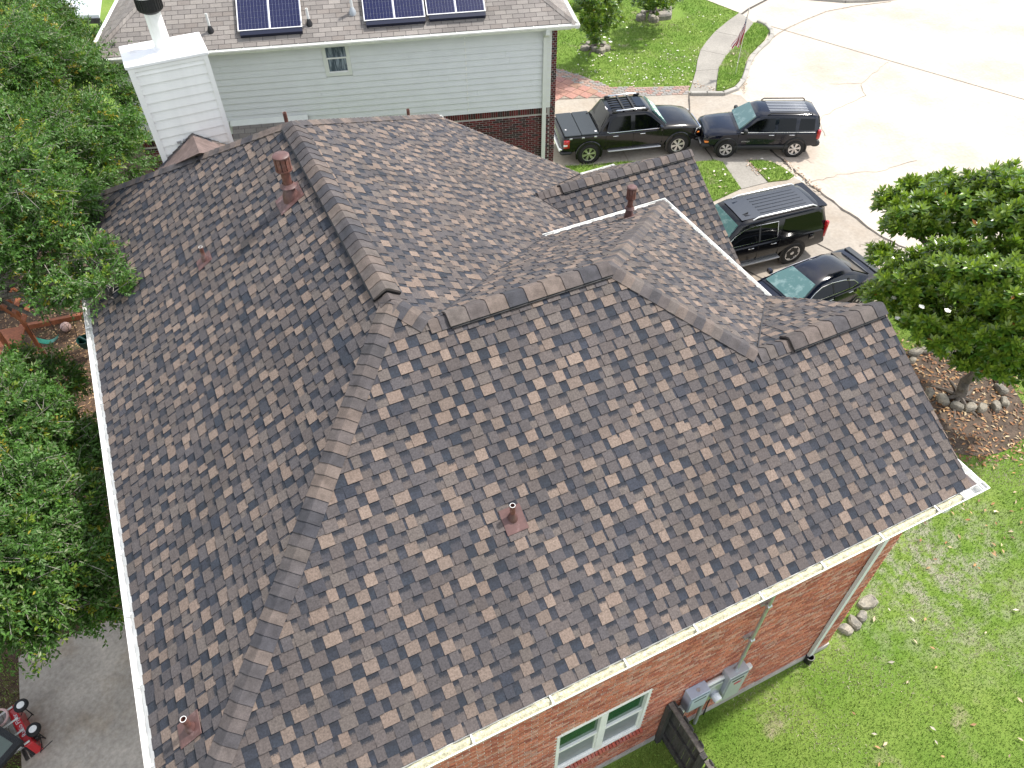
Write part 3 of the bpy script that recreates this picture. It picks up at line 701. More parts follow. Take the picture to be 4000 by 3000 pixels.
gutter((xw, ys, ze), (XC-.45, ys, ze), (0, -1, 0), True, .985, .22)
gutter((XC-.45, ys, ze), (XC, ys, ze), (0, -1, 0), False, .3, .05)
gutter((xw, ys-.12, ze), (xw, yN, ze), (-1, 0, 0), False, .97, .33)
gutter((VE.x-.05, yE, ze), (xF+.12, yE, ze), (0, 1, 0), False, .9, .35)
gutter((xF, yG-.02, ze), (xF, yE+.12, ze), (1, 0, 0), False, .9, .3)
gutter((5.0, yN, ze-.02), (5.70, yN, ze-.02), (0, 1, 0), False)
gutter((9.3, 16.0, 3.45), (10.74, 16.0, 3.45), (0, 1, 0), False)
# little roof return at the gable corner, closed by an end gutter
rt_ = MB(); rt_.add([(x3e-.02, ys, ze), (XC-.13, ys, ze-.005), (XC-.13, ys+.62, ze-.005), (x3e-.02, ys+.62, ze+.26), (x3e-.02, ys, ze-.12), (XC-.13, ys, ze-.12), (XC-.13, ys+.62, ze-.12), (x3e-.02, ys+.62, ze-.12)], [(0, 1, 2), (0, 2, 3), (0, 4, 5, 1), (1, 5, 6, 2), (2, 6, 7, 3), (4, 7, 6, 5)], (.125, .10, .095))
rt_.build('gable_return', 'cap', roof)
gutter((XC-.13, ys-.11, ze), (XC-.13, ys+.66, ze), (1, 0, 0), False, .4, .3)
fl = MB(); fl.lathe([(.0001, .004), (.024, .004), (.024, -.01), (.030, -.01), (.030, .006), (.0001, .006)], 16, M=Matrix.Translation((XC-.92, ys-.062, ze-.022)))
fl.build('gutter_outlet', 'black', house)
# downspout
dsx = 7.90; dp = MB()
pth = [(dsx, ys-.06, ze-.12), (dsx, ys-.06, ze-.22), (dsx, wy-.075, ze-.48), (dsx, wy-.055, ze-.60), (dsx, wy-.055, .22)]
for a, b_ in zip(pth[:-1], pth[1:]): dp.extr([(-.045, -.03), (.045, -.03), (.045, .03), (-.045, .03)], a, b_, (1, 0, 0), (V3((0, 1, 0)) if a[0] == b_[0] and a[1] == b_[1] else V3((0, .8, .6))))
dsp = dp.build('downspout', 'siding', house)
bd = MB(); bd.lathe([(.0001, 0), (.085, 0), (.085, .20), (.070, .20), (.070, .03), (.0001, .03)], 18, M=Matrix.Translation((dsx, wy-.085, .0))); bd.build('drain_boot', 'black_metal', dsp)
# roof penetrations
def vent(px, py, k, r, h, cap=False, base=.17, mat='rust_pipe', label=None, onplane=None):
    U, polys = planes[k]; U, Vv, n = frame(polys[0], U); O = polys[0][0]
    d = V3(fw*F_PX+rt*(px-2000)+upv*(1500-py)); c0 = V3(CAM); t_ = (O-c0).dot(n)/d.dot(n); P = c0+d*t_
    if onplane: P = V3(onplane)
    e = empty('roof_vent', P, parent=house); e.matrix_parent_inverse = Matrix.Translation(house.location).inverted()
    if label: e['label'] = label
    inv = Matrix.Translation(P).inverted()
    def put(mb, nm, mt):
        o = mb.build(nm, mt, None, smooth=True, angle=35); o.parent = e; o.matrix_parent_inverse = inv
    fr = Matrix(((U.x, Vv.x, n.x, P.x), (U.y, Vv.y, n.y, P.y), (U.z, Vv.z, n.z, P.z), (0, 0, 0, 1)))
    mb = MB(); mb.bbox(-base, -base*1.25, .010, base, base*1.0, .020, .01, M=fr); put(mb, 'flashing', 'brown_flash')
    T = Matrix.Translation(P); k_ = .17 if cap else .10
    mb = MB(); mb.lathe([(r*1.9, -.08), (r*1.85, .03), (r*1.7, k_*.45), (r*1.3, k_*.85), (r*1.08, k_), (r*1.08, k_+.02)], 20, M=T); put(mb, 'collar', 'brown_flash')
    mb = MB(); mb.lathe([(r, 0), (r, h), (r*.82, h), (r*.82, h-.06), (.0001, h-.06)], 18, M=T); put(mb, 'pipe', mat)
    if not cap:
        mb = MB(); mb.lathe([(r*.83, h+.002), (r*1.0, h+.002), (r*1.0, h+.006), (r*.83, h+.006)], 18, M=T, caps=False); put(mb, 'pipe_rim', 'pvc_white')
    else:
        mb = MB(); mb.lathe([(r*1.9, k_+.04), (r*1.25, k_+.08), (r*1.2, k_+.09), (r*1.85, k_+.03)], 20, M=T); put(mb, 'storm_collar', 'brown_flash')
        R2 = r*1.75; mb = MB()
        for i in range(10):
            a0 = 2*math.pi*i/10; a1 = a0+2*math.pi/10*.80
            q = [(R2*math.cos(a), R2*math.sin(a)) for a in (a0, a1)]; q2 = [(R2*.9*math.cos(a), R2*.9*math.sin(a)) for a in (a1, a0)]
            mb.prism(q+q2, h-.02, h+.19, M=T)
        mb.lathe([(R2*1.0, h-.03), (R2*1.06, h-.02), (R2*1.06, h), (R2*1.0, h)], 20, M=T)
        put(mb, 'cap_cage', 'rust_pipe')
        mb = MB(); mb.lathe([(R2*1.06, h+.19), (R2*1.06, h+.21), (R2*.9, h+.225), (.0001, h+.235)], 20, M=T); put(mb, 'cap_lid', 'brown_flash')
    return e
vent(1138, 772, 'A', .068, .50, True, .21, label='tall rust brown flue vent with caged round cap')
vent(803, 1018, 'A', .030, .26, base=.13, label='short rusty pipe vent with round collar near the tree')
vent(2003, 2025, 'B', .034, .27, base=.14, label='rusty pipe vent with shiny brown flashing on the front slope')
vent(748, 2845, 'A', .034, .27, base=.14, label='rusty pipe vent near the patio edge of the roof')
e_ = vent(2455, 850, 'E', .050, .45, True, .16, label='dark brown capped vent beside the rear gutter')
nD = normal_of('D')
for px, py in ((1118, 470), (1596, 452)):
    d = V3(fw*F_PX+rt*(px-2000)+upv*(1500-py)); yy = yrn+1.1 if px < 1300 else yrn+3.0; P = d*(yy/d.y)+V3(CAM); zb = zr-.66*(yy-yrn)
    mb = MB(); mb.lathe([(.035, zb-.05), (.035, P.z+.15), (.026, P.z+.15), (.026, P.z+.1), (.0001, P.z+.1)], 14, M=Matrix.Translation((P.x, P.y, 0))); mb.build('pipe_vent', 'rust_pipe', house, smooth=True)
# chimney chase
chm = empty('chimney', (.18, 14.95, 7.0), parent=house); chm.matrix_parent_inverse = Matrix.Translation(house.location).inverted()
chm['label'] = 'white clapboard chimney chase with round metal flue'
ci = Matrix.Translation(V3((.18, 14.95, 7.0))).inverted()
def cpart(mb, nm, mt, sm=False):
    o = mb.build(nm, mt, None, smooth=sm, angle=40); o.parent = chm; o.matrix_parent_inverse = ci; return o
cx0, cx1, cy0, cy1, ct = -.50, .855, 14.5, 15.38, 9.14
mb = MB(); mb.box(cx0+.02, cy0+.03, 5.6, cx1-.02, cy1-.02, ct-.03); cpart(mb, 'chase_core', 'chimney_white')
z = 6.6; bh = .168
while z < ct-.16:
    mb = MB(); z1 = min(z+bh, ct-.10)
    mb.add([(cx0+.10, cy0-.010, z), (cx1-.08, cy0-.010, z), (cx1-.08, cy0+.014, z1), (cx0+.10, cy0+.014, z1), (cx0+.10, cy0+.05, z), (cx1-.08, cy0+.05, z), (cx1-.08, cy0+.05, z1), (cx0+.10, cy0+.05, z1)], [(0, 1, 2, 3), (0, 4, 5, 1), (3, 2, 6, 7), (0, 3, 7, 4), (1, 5, 6, 2)])
    cpart(mb, 'clapboard', 'chimney_white'); z += bh
for a, b_ in ((cx0, cx0+.10), (cx1-.08, cx1)):
    mb = MB(); mb.box(a, cy0-.022, 6.2, b_, cy0+.06, ct-.02); cpart(mb, 'corner_trim', 'chimney_white')
mb = MB(); mb.box(cx0+.10, cy0-.018, ct-.11, cx1-.08, cy0+.05, ct-.02); cpart(mb, 'top_trim', 'chimney_white')
for xx in (cx0-.002, cx1-.03):
    mb = MB(); mb.box(xx, cy0+.06, 5.6, xx+.032, cy1, ct-.02); cpart(mb, 'side_board', 'chimney_white')
mb = MB(); mb.bbox(cx0-.03, cy0-.035, ct-.045, cx1+.03, cy1+.03, ct+.012, .01); cpart(mb, 'chase_cover', 'cap_metal')
fx, fy = .20, 14.96; T = Matrix.Translation((fx, fy, ct))
mb = MB(); mb.lathe([(.20, .012), (.19, .03), (.165, .045), (.15, .06)], 24, M=T); cpart(mb, 'flue_collar', 'cap_metal', True)
mb = MB(); mb.lathe([(.145, .03), (.135, .72), (.13, .74)], 24, M=T); cpart(mb, 'flue_pipe', 'chimney_white', True)
mb = MB(); mb.lathe([(.12, .62), (.205, .68), (.21, .72), (.21, .90), (.10, .90)], 28, M=T)
for i in range(28):
    a = 2*math.pi*i/28; mb.box(-.006, -.004, .70, .006, .004, .90, M=T @ Matrix.Rotation(a, 4, 'Z') @ Matrix.Translation((.213, 0, 0)))
cpart(mb, 'spark_screen', 'mesh_black')
mb = MB(); mb.lathe([(.215, .90), (.224, .905), (.224, .935), (.12, .952), (.0001, .956)], 28, M=T); cpart(mb, 'flue_lid', 'cap_metal', True)
mb = MB(); mb.box(-.14, cy0-.03, 7.62, -.06, cy0+.01, 7.66); mb.box(-.02, cy0-.05, 7.60, .02, cy0, 7.68); mb.box(-.10, cy0-.05, 7.55, -.06, cy0, 7.60); cpart(mb, 'cable_clip', 'galv')
# cricket roof in front of the chimney
ck = MB(); ck.add([(.17, cy0-.004, 7.74), (.17, 13.30, 7.96), (-.75, cy0-.004, 7.12), (1.05, cy0-.004, 7.12), (.17, cy0-.004, 7.02)], [(0, 1, 3), (0, 2, 1), (0, 3, 4, 2), (1, 2, 4), (1, 4, 3)], (.15, .11, .10))
ck.build('chimney_cricket', 'cap', roof)
pcx = shingle_pieces((0, 1, 0), [[V3((.17, cy0-.01, 7.75)), V3((.17, 13.30, 7.97)), V3((-.75, cy0-.01, 7.13))]])+shingle_pieces((0, 1, 0), [[V3((.17, cy0-.01, 7.75)), V3((1.05, cy0-.01, 7.13)), V3((.17, 13.30, 7.97))]])
pieces_to_objects(pcx, 'shingle', 'shingle', roof, 0, 'cricket_shingles')
# ------------------------------------------------------------------ the neighbouring house
ne = 6.2
nA = gp(814, 203, ne); nB = gp(2250, 96, ne); nd = (nB-nA).normalized(); nn_ = V3((-nd.y, nd.x, 0))
TN = Matrix(((nd.x, nn_.x, 0, nA.x), (nd.y, nn_.y, 0, nA.y), (0, 0, 1, 0), (0, 0, 0, 1)))
TNi = TN.inverted()
def nl(P): return TNi @ V3(P)
sE = nl(nB).x; sW = nl(gp(345, 232, ne)).x; QW = .45; sC = 9.60; tN = .60
nbr = empty('sided_house', TN @ V3((4, 5, 0)), 0, 'pale sided house with grey shingle roof and solar panels at the back', 'house')
def nplane(px, py, h=0.0):     # point on the neighbour's south roof plane raised by h, in local coordinates
    d = V3(fw*F_PX+rt*(px-2000)+upv*(1500-py)); dl = TNi.to_3x3() @ d; o = nl(CAM); n = V3((0, -tN, 1)).normalized()
    P0 = V3((0, .12, ne))+n*h; return o+dl*((P0-o).dot(n)/dl.dot(n))
def nwall(px, py, q=QW):
    d = V3(fw*F_PX+rt*(px-2000)+upv*(1500-py)); dl = TNi.to_3x3() @ d; o = nl(CAM); return o+dl*((q-o.y)/dl.y)
def tb(mb, name, mat, par=nbr, smooth=False):
    mb.v = [tuple(TN @ V3(v)) for v in mb.v]; return mb.build(name, mat, par, smooth=smooth)
RUN = 5.2; e0 = .12
mb = MB(); zt = ne+tN*RUN
top = [(sW, e0, ne), (sE, e0, ne), (sE-RUN, e0+RUN, zt), (sW+RUN, e0+RUN, zt)]
bk = [(sW, e0+2*RUN, ne), (sE, e0+2*RUN, ne)]
vs = top+bk; mb.add([(a, b_, c-.015) for a, b_, c in vs]+[(a, b_, c-.12) for a, b_, c in vs], [(0, 1, 2, 3), (1, 5, 2), (5, 4, 3, 2), (4, 0, 3), (6, 7, 1, 0), (7, 11, 5, 1), (10, 6, 0, 4), (6, 10, 11, 7)])
nroof = tb(mb, 'roof', 'deck')
GS = [(.215, .195, .180), (.235, .215, .198), (.195, .178, .165), (.250, .228, .208), (.205, .182, .165)]
def tab_pieces(O, U, Vv, n, poly, tw=.335, ex=.143, pal=GS):
    res = []; q = [((V3(p)-O).dot(U), (V3(p)-O).dot(Vv)) for p in poly]
    if area2(q) < 0: q = q[::-1]
    us = [p[0] for p in q]; vs_ = [p[1] for p in q]; v = min(vs_); row = 0
    while v < max(vs_):
        u = min(us)-tw*(.5 if row % 2 else 1)
        while u < max(us):
            c = [(u+.005, v), (u+tw-.005, v), (u+tw-.005, v+ex), (u+.005, v+ex)]; a_ = vary(random.choice(pal), .08)
            for i in range(len(q)):
                c = clip(c, q[i], q[(i+1) % len(q)])
                if len(c) < 3: break
            if len(c) >= 3 and area2(c) > 2e-4:
                m_ = len(c); T = [O+U*a+Vv*b_+n*(.009-.007*(b_-v)/ex) for a, b_ in c]; B_ = [O+U*a+Vv*b_-n*.005 for a, b_ in c]
                P = [tuple(TN @ x) for x in T+B_]
                res.append((P, [list(range(m_))]+[[i, m_+i, m_+(i+1) % m_, (i+1) % m_] for i in range(m_)], [(*a_, 0)]*m_+[(.03, .03, .03, 0)]*(4*m_), tuple(TN @ (sum(T, V3((0, 0, 0)))/m_)), area2(c)))
            u += tw
        v += ex; row += 1
    return res
nS = V3((0, -tN, 1)).normalized(); vS = V3((0, 1, tN)).normalized()
pc = tab_pieces(V3((0, e0, ne)), V3((1, 0, 0)), vS, nS, [(sW, e0, ne), (sE, e0, ne), (sE-3.4, e0+3.4, ne+3.4*tN), (sW+3.4, e0+3.4, ne+3.4*tN)])
nWn = V3((-tN, 0, 1)).normalized(); vW = V3((1, 0, tN)).normalized()
pc += tab_pieces(V3((sW, 0, ne)), V3((0, 1, 0)), vW, nWn, [(sW, e0, ne), (sW+2.6, e0+2.6, ne+2.6*tN), (sW+2.6, e0+5, ne+2.6*tN), (sW, e0+5, ne)])
nEn = V3((tN, 0, 1)).normalized(); vE_ = V3((-1, 0, tN)).normalized()
pc += tab_pieces(V3((sE, 0, ne)), V3((0, 1, 0)), vE_, nEn, [(sE, e0, ne), (sE, e0+4, ne), (sE-2., e0+4, ne+2*tN), (sE-2., e0+2, ne+2*tN)])
pieces_to_objects(pc, 'shingle', 'grey_shingle', nroof, 300, 'shingle_field')
for a, b_, sx in (((sE, e0, ne), (sE-3.4, e0+3.4, ne+3.4*tN), -1), ((sW, e0, ne), (sW+3.4, e0+3.4, ne+3.4*tN), 1)):
    A_, B_ = V3(a), V3(b_); dd = (B_-A_); L_ = dd.length; dd = dd/L_; x = 0
    while x < L_-.2:
        mb = MB(); p = A_+dd*x; q = A_+dd*(x+.17); s1 = V3((-sx*.11, .11*0, 0)); s1 = V3((0, -.13, -.13*tN)); s2 = V3((-sx*.13, 0, -.13*tN))
        up_ = V3((0, 0, .014)); up2 = V3((0, 0, .024))
        mb.add([p+s1+up2, p+up2*1.5, p+s2+up2, q+s1+up_, q+up_*1.5, q+s2+up_, p+s1, p, p+s2], [(0, 1, 4, 3), (1, 2, 5, 4), (6, 7, 1, 0), (7, 8, 2, 1)], vary(random.choice(GS), .1)); tb(mb, 'ridge_cap', 'grey_shingle', nroof); x += .14
# walls: clapboards over brick
zB = 3.60
mb = MB(); mb.box(-2.75, QW+.03, zB, sC-.16, QW+.2, ne-.15); mb.box(sC-.25, QW+.2, 0, sC, 2*RUN, ne-.1); mb.box(-2.75, QW+.2, 0, -2.55, 2*RUN, ne-.1); nwo = tb(mb, 'upper_wall', 'siding')
nw0 = nwall(1253, 181); nw1 = nwall(1377, 289); ws0, ws1, wzb, wzt = nwall(1253, 181).x, nwall(1359, 174).x, nwall(1273, 298).z, nwall(1253, 181).z
bh = .182; z = zB; row = 0
while z < ne-.2:
    z1 = min(z+bh, ne-.16); cuts = [-2.75]+sorted(random.uniform(0, 9) for _ in range(random.choice([1, 2, 2])))+[sC-.16]
    for a, b_ in zip(cuts[:-1], cuts[1:]):
        segs = [(a, b_)]
        if z1 > wzb and z < wzt: segs = [s for s in ((a, min(b_, ws0)), (max(a, ws1), b_)) if s[1]-s[0] > .05]
        for a2, b2 in segs:
            mb = MB(); a2 += .0015; b2 -= .0015
            mb.add([(a2, QW-.024, z), (b2, QW-.024, z), (b2, QW+.010, z1), (a2, QW+.010, z1), (a2, QW+.03, z), (b2, QW+.03, z), (b2, QW+.03, z1), (a2, QW+.03, z1)], [(0, 1, 2, 3), (0, 4, 5, 1), (3, 2, 6, 7), (0, 3, 7, 4), (1, 5, 6, 2)]); tb(mb, 'clapboard', 'siding', nwo)
    z += bh; row += 1
mb = MB(); mb.box(-2.75, QW+.03, 0, sC-.16, QW+.2, zB); mb.box(sC-.16, QW+.02, 0, sC, QW+.2, ne-.2); nbw = tb(mb, 'brick_wall', 'mortar_grey')
DB = [(.105, .014, .016), (.080, .016, .016), (.050, .018, .018), (.125, .018, .020), (.032, .018, .018)]
bb = brick_pieces(-2.75, sC-.17, .1, zB-.22, QW+.03, [], DB, T=TN, depth=.014)+brick_pieces(sC-.16, sC, .1, ne-.25, QW+.02, [], DB, bw=.10, T=TN, depth=.014)
x = -2.75
while x < sC-.24:      # soldier course
    c = vary(random.choice(DB), .15); d_ = .016; P = [(x, QW+.03, zB-.205), (x+.06, QW+.03, zB-.205), (x+.06, QW+.03, zB-.012), (x, QW+.03, zB-.012), (x+.002, QW+.03-d_, zB-.203), (x+.058, QW+.03-d_, zB-.203), (x+.058, QW+.03-d_, zB-.014), (x+.002, QW+.03-d_, zB-.014)]
    P = [tuple(TN @ V3(v)) for v in P]; bb.append((P, [[4, 5, 6, 7], [0, 1, 5, 4], [1, 2, 6, 5], [2, 3, 7, 6], [3, 0, 4, 7]], [(*c, 1)]*20, tuple(np.mean(P, 0)), .012)); x += .070
pieces_to_objects(bb, 'brick', 'dark_brick', nbw, 300, 'brick_field')
# window
wn = empty('window', TN @ V3(((ws0+ws1)/2, QW, (wzb+wzt)/2)), parent=nbr); wn.matrix_parent_inverse = Matrix.Translation(nbr.location).inverted()
wni = Matrix.Translation(wn.location).inverted()
def nwp(name, mat, boxes):
    mb = MB()
    for b_ in boxes: mb.box(*b_)
    mb.v = [tuple(TN @ V3(v)) for v in mb.v]; o = mb.build(name, mat, None); o.parent = wn; o.matrix_parent_inverse = wni; return o
tr = .095
nwp('trim', 'siding_trim', [(ws0, QW-.03, wzb, ws0+tr, QW+.03, wzt), (ws1-tr, QW-.03, wzb, ws1, QW+.03, wzt), (ws0+tr, QW-.03, wzb, ws1-tr, QW+.03, wzb+tr), (ws0+tr, QW-.03, wzt-tr*.3, ws1-tr, QW+.03, wzt)])
zm_ = wzb+tr+(wzt-wzb-tr*1.3)*.55
nwp('meeting_rail', 'white_paint', [(ws0+tr, QW-.01, zm_-.018, ws1-tr, QW+.03, zm_+.018), (ws0+tr, QW-.005, wzb+tr, ws1-tr, QW+.03, wzb+tr+.025), (ws0+tr, QW-.005, wzb+tr+.025, ws0+tr+.02, QW+.03, zm_-.018), (ws1-tr-.02, QW-.005, wzb+tr+.025, ws1-tr, QW+.03, zm_-.018)])
nwp('lower_pane', 'win_glass', [(ws0+tr+.02, QW+.008, wzb+tr+.025, ws1-tr-.02, QW+.012, zm_-.018)])
nwp('upper_pane', 'win_glass', [(ws0+tr, QW+.016, zm_+.018, ws1-tr, QW+.020, wzt-tr*.3)])
# eave trim, gutter, corner boards and downspout
mb = MB(); mb.box(sW+.1, .12, ne-.17, sE-.1, QW+.05, ne-.14); tb(mb, 'soffit', 'siding_trim')
mb = MB(); Zz = V3((0, 0, 1)); prof = [(0, .0), (0, -.10), (.085, -.10), (.095, -.075), (.120, -.045), (.125, -.005), (.112, -.005), (.108, -.040), (.085, -.068), (.075, -.092), (.006, -.092), (.006, 0)]
mb.extr(prof, (sW-.12, e0, ne-.01), (sE+.12, e0, ne-.01), (0, -1, 0), Zz); ng = tb(mb, 'gutter', 'gutter_white')
mb = MB(); mb.extr(prof, (sE, e0-.12, ne-.01), (sE, e0+4, ne-.01), (1, 0, 0), Zz); tb(mb, 'gutter', 'gutter_white')
mb = MB(); mb.extr(prof, (sW, e0-.12, ne-.01), (sW, e0+6, ne-.01), (-1, 0, 0), Zz); tb(mb, 'gutter', 'gutter_white')
x = sW+.4
while x < sE:
    mb = MB(); mb.box(x, e0-.12, ne-.02, x+.02, e0+.02, ne-.004); tb(mb, 'gutter_hanger', 'gutter_white', ng); x += .72
mb = MB(); mb.box(sC-.42, QW-.10, .1, sC-.30, QW-.02, ne-.42); mb.box(sC-.42, e0-.10, ne-.25, sC-.30, e0-.01, ne-.10); mb.extr([(-.06, -.04), (.06, -.04), (.06, .04), (-.06, .04)], (sC-.36, e0-.05, ne-.22), (sC-.36, QW-.06, ne-.42), (1, 0, 0), (0, .7, .7)); tb(mb, 'downspout', 'siding_trim')
mb = MB(); mb.box(sC-.28, QW-.02, zB, sC-.165, QW+.028, ne-.17); tb(mb, 'corner_board', 'siding_trim')
mb = MB(); mb.box(6.9, QW-.012, zB+.05, 6.93, QW-.004, ne-.25); tb(mb, 'cable_cover', 'white_paint')
# low lean-to roof against the neighbour's wall
l0 = nwall(905, 505, QW-.3); l1 = nwall(1160, 470, QW-.3); lz = (l0.z+l1.z)/2
mb = MB(); a0, a1 = l0.x, l1.x+.3
mb.add([(a0, QW-.01, lz), (a1, QW-.01, lz), (a1, QW-1.3, lz-.8), (a0, QW-1.3, lz-.8), (a0, QW-.01, lz-.1), (a1, QW-.01, lz-.1), (a1, QW-1.3, lz-.9), (a0, QW-1.3, lz-.9)], [(0, 3, 2, 1), (4, 5, 6, 7), (0, 1, 5, 4), (2, 3, 7, 6), (1, 2, 6, 5), (3, 0, 4, 7)]); lt = tb(mb, 'lean_to_roof', 'deck')
ln = V3((0, -.8, 1.29)).normalized(); lv = V3((0, 1.29, .8)).normalized()
pieces_to_objects(tab_pieces(V3((a0, QW-1.3, lz-.8)), V3((1, 0, 0)), lv, ln, [(a0, QW-1.3, lz-.8), (a1, QW-1.3, lz-.8), (a1, QW-.01, lz), (a0, QW-.01, lz)]), 'shingle', 'grey_shingle', lt, 40, 'lean_to_shingles')
mb = MB(); mb.add([(a0-.05, QW-.012, lz+.07), (a1, QW-.03, lz+.07), (a1, QW-.12, lz-.05), (a0-.05, QW-.12, lz-.05)], [(0, 3, 2, 1)]); mb.add([(a0-.05, QW-.012, lz+.06), (a1, QW-.03, lz+.06), (a1, QW-.12, lz-.06), (a0-.05, QW-.12, lz-.06)], [(0, 1, 2, 3)]); tb(mb, 'flashing', 'siding_trim')
mb = MB(); mb.bbox(a0-.25, QW-.15, lz-.05, a0-.07, QW-.02, lz+.12, .01); tb(mb, 'downspout_head', 'siding_trim')
# pipes on the neighbour's roof
def npipe(px, py, r, h, mt, bm, lean=0):
    P = nplane(px, py); e = empty('roof_vent', TN @ P, parent=nbr); e.matrix_parent_inverse = Matrix.Translation(nbr.location).inverted(); iv = Matrix.Translation(e.location).inverted(); T = Matrix.Translation(e.location)
    for nm, mt_, pr in (('boot', bm, [(r*2.6, -.05), (r*2.3, .05), (r*1.3, .13), (r*1.1, .15)]), ('pipe', mt, [(r, 0), (r, h), (r*.8, h), (r*.8, h-.05), (.0001, h-.05)])):
        mb = MB(); mb.lathe(pr, 14, M=T); o = mb.build(nm, mt_, None, smooth=True); o.parent = e; o.matrix_parent_inverse = iv
npipe(824, 122, .035, .46, 'pvc_white', 'black_metal'); npipe(1209, 95, .035, .42, 'pvc_white', 'black_metal'); npipe(1378, 50, .04, .5, 'pvc_white', 'grey_steel')
# solar panels: frame, back sheet, cells
cellm = None
def solar(pa, pb, label, lift=.13, up_=1.68):
    global cellm
    a = nplane(*pa, lift); b_ = nplane(*pb, lift); ex = V3((1, 0, 0)); W_ = b_.x-a.x
    e = empty('solar_panel', TN @ a, 0, label, 'solar panel', 'solar panels on the grey roof')
    Mx = TN @ Matrix(((ex.x, vS.x, nS.x, a.x), (ex.y, vS.y, nS.y, a.y), (ex.z, vS.z, nS.z, a.z), (0, 0, 0, 1)))
    iv = Matrix.Translation(e.location).inverted()
    def put(mb, nm, mt):
        mb.v = [tuple(Mx @ V3(v)) for v in mb.v]; o = mb.build(nm, mt, None); o.parent = e; o.matrix_parent_inverse = iv; return o
    mb = MB(); mb.box(.0, 0, -.012, W_, up_, -.004); bs_ = put(mb, 'back_sheet', 'pv_back')
    mb = MB()
    for q in ((0, 0, -.03, .022, up_, .004), (W_-.022, 0, -.03, W_, up_, .004), (.022, 0, -.03, W_-.022, .022, .004), (.022, up_-.022, -.03, W_-.022, up_, .004), (W_/2-.016, .022, -.03, W_/2+.016, up_-.022, .004)): mb.box(*q)
    put(mb, 'frame', 'cap_metal')
    mb = MB(); mb.box(.05, -.13, -.11, W_-.01, -.004, -.012); put(mb, 'skirt', 'pv_skirt')
    cols = 9; cw = (W_/2-.038-.022)/cols; rws = 9; chh = (up_-.05)/rws; half = (.024, W_/2+.020)
    mb = MB(); g = .0045; mb.bbox(g/2, g/2, 0, cw-g/2, chh-g/2, .003, .002); me = mb.mesh('cell'); me.materials.append(MATS['pv_cell'])
    for hx in half:
        for i in range(cols):
            for j in range(rws):
                w_p = Mx @ V3((hx+i*cw, .025+j*chh, -.0035))
                if proj(np.array(w_p))[1] < -25: continue
                o = bpy.data.objects.new('cell', me); COL.objects.link(o); o.parent = bs_; o.matrix_basis = Mx @ Matrix.Translation((hx+i*cw, .025+j*chh, -.0035))
solar((929, 122), (1180, 98), 'leftmost solar panel on the grey roof, set apart beside a white pipe')
solar((1422, 82), (1661, 60), 'middle solar panel on the grey roof, left one of the joined pair')
solar((1668, 59), (1897, 41), 'rightmost solar panel on the grey roof, nearest the street')
# white metal patio cover behind the trees
pcv = empty('patio_cover', gp(290, 60, 0), 0, 'white ribbed metal patio cover on dark posts behind the leafy tree', 'patio cover')
q4 = [gp(160, 62, 3.0), gp(385, 58, 3.0), gp(400, -60, 3.2), gp(160, -70, 3.2)]
mb = MB(); mb.add(q4+[p-V3((0, 0, .12)) for p in q4], [(0, 1, 2, 3), (7, 6, 5, 4), (0, 4, 5, 1), (1, 5, 6, 2), (2, 6, 7, 3), (3, 7, 4, 0)]); mb.build('cover_sheet', 'roof_metal', pcv)
for k in range(7):
    t_ = (k+.5)/7; mb = MB(); mb.tube([q4[0].lerp(q4[3], t_)+V3((0, 0, .01)), q4[1].lerp(q4[2], t_)+V3((0, 0, .01))], .018, 6); mb.build('rib', 'roof_metal', pcv)
for t_ in (.04, .5, .96):
    p = q4[0].lerp(q4[1], t_); mb = MB(); mb.bbox(p.x-.07, p.y-.07, 0, p.x+.07, p.y+.07, p.z-.12, .01); mb.build('post', 'old_wood', pcv)
mb = MB(); mb.extr([(-.05, -.2), (.05, -.2), (.05, 0), (-.05, 0)], q4[0]-V3((0, 0, .12)), q4[1]-V3((0, 0, .12)), (0, 1, 0), (0, 0, 1)); mb.build('beam', 'old_wood', pcv)

# ------------------------------------------------------------------ electric service on the brick wall
Y0 = wy-.012
ep = empty('breaker_panel', (5.62, Y0, 1.0), 0, 'tall grey electrical panel on the brick wall with conduit rising to the gutter', 'electrical panel')
def wp(par, nm, mt, fn, sm=False):
    mb = MB(); fn(mb); return mb.build(nm, mt, par, smooth=sm)
wp(ep, 'cabinet', 'grey_steel', lambda m_: m_.bbox(5.43, Y0-.20, 1.02, 5.84, Y0, 2.04, .012))
wp(ep, 'door', 'grey_steel', lambda m_: m_.bbox(5.45, Y0-.214, 1.05, 5.82, Y0-.202, 1.98, .006))
wp(ep, 'latch_slot', 'black', lambda m_: m_.box(5.50, Y0-.219, 1.86, 5.74, Y0-.215, 1.90))
wp(ep, 'warning_label', 'red_text', lambda m_: [m_.box(5.57, Y0-.218, 1.74-.03*k, 5.57+.16-.04*(k % 2), Y0-.215, 1.755-.03*k) for k in range(3)])
wp(ep, 'side_lug', 'pvc_white', lambda m_: m_.bbox(5.84, Y0-.15, 1.78, 5.98, Y0-.06, 1.90, .01))
wp(ep, 'bushing', 'pvc_white', lambda m_: [m_.lathe([(.02, 0), (.02, .05), (.014, .06)], 10, M=Matrix.Translation((5.55+.06*k, Y0-.13, .96))) for k in range(2)])
wp(ep, 'conduit', 'galv', lambda m_: m_.tube([(5.63, Y0-.10, 2.03), (5.63, Y0-.10, 2.5), (5.63, Y0-.10, 5.95)], .030, 12), True)
for z in (3.2, 4.35):
    wp(ep, 'strut_clamp', 'galv', lambda m_, z=z: [m_.box(5.53, Y0-.06, z-.03, 5.75, Y0, z+.03), m_.tube([(5.59, Y0-.10, z), (5.67, Y0-.10, z)], .042, 10)])
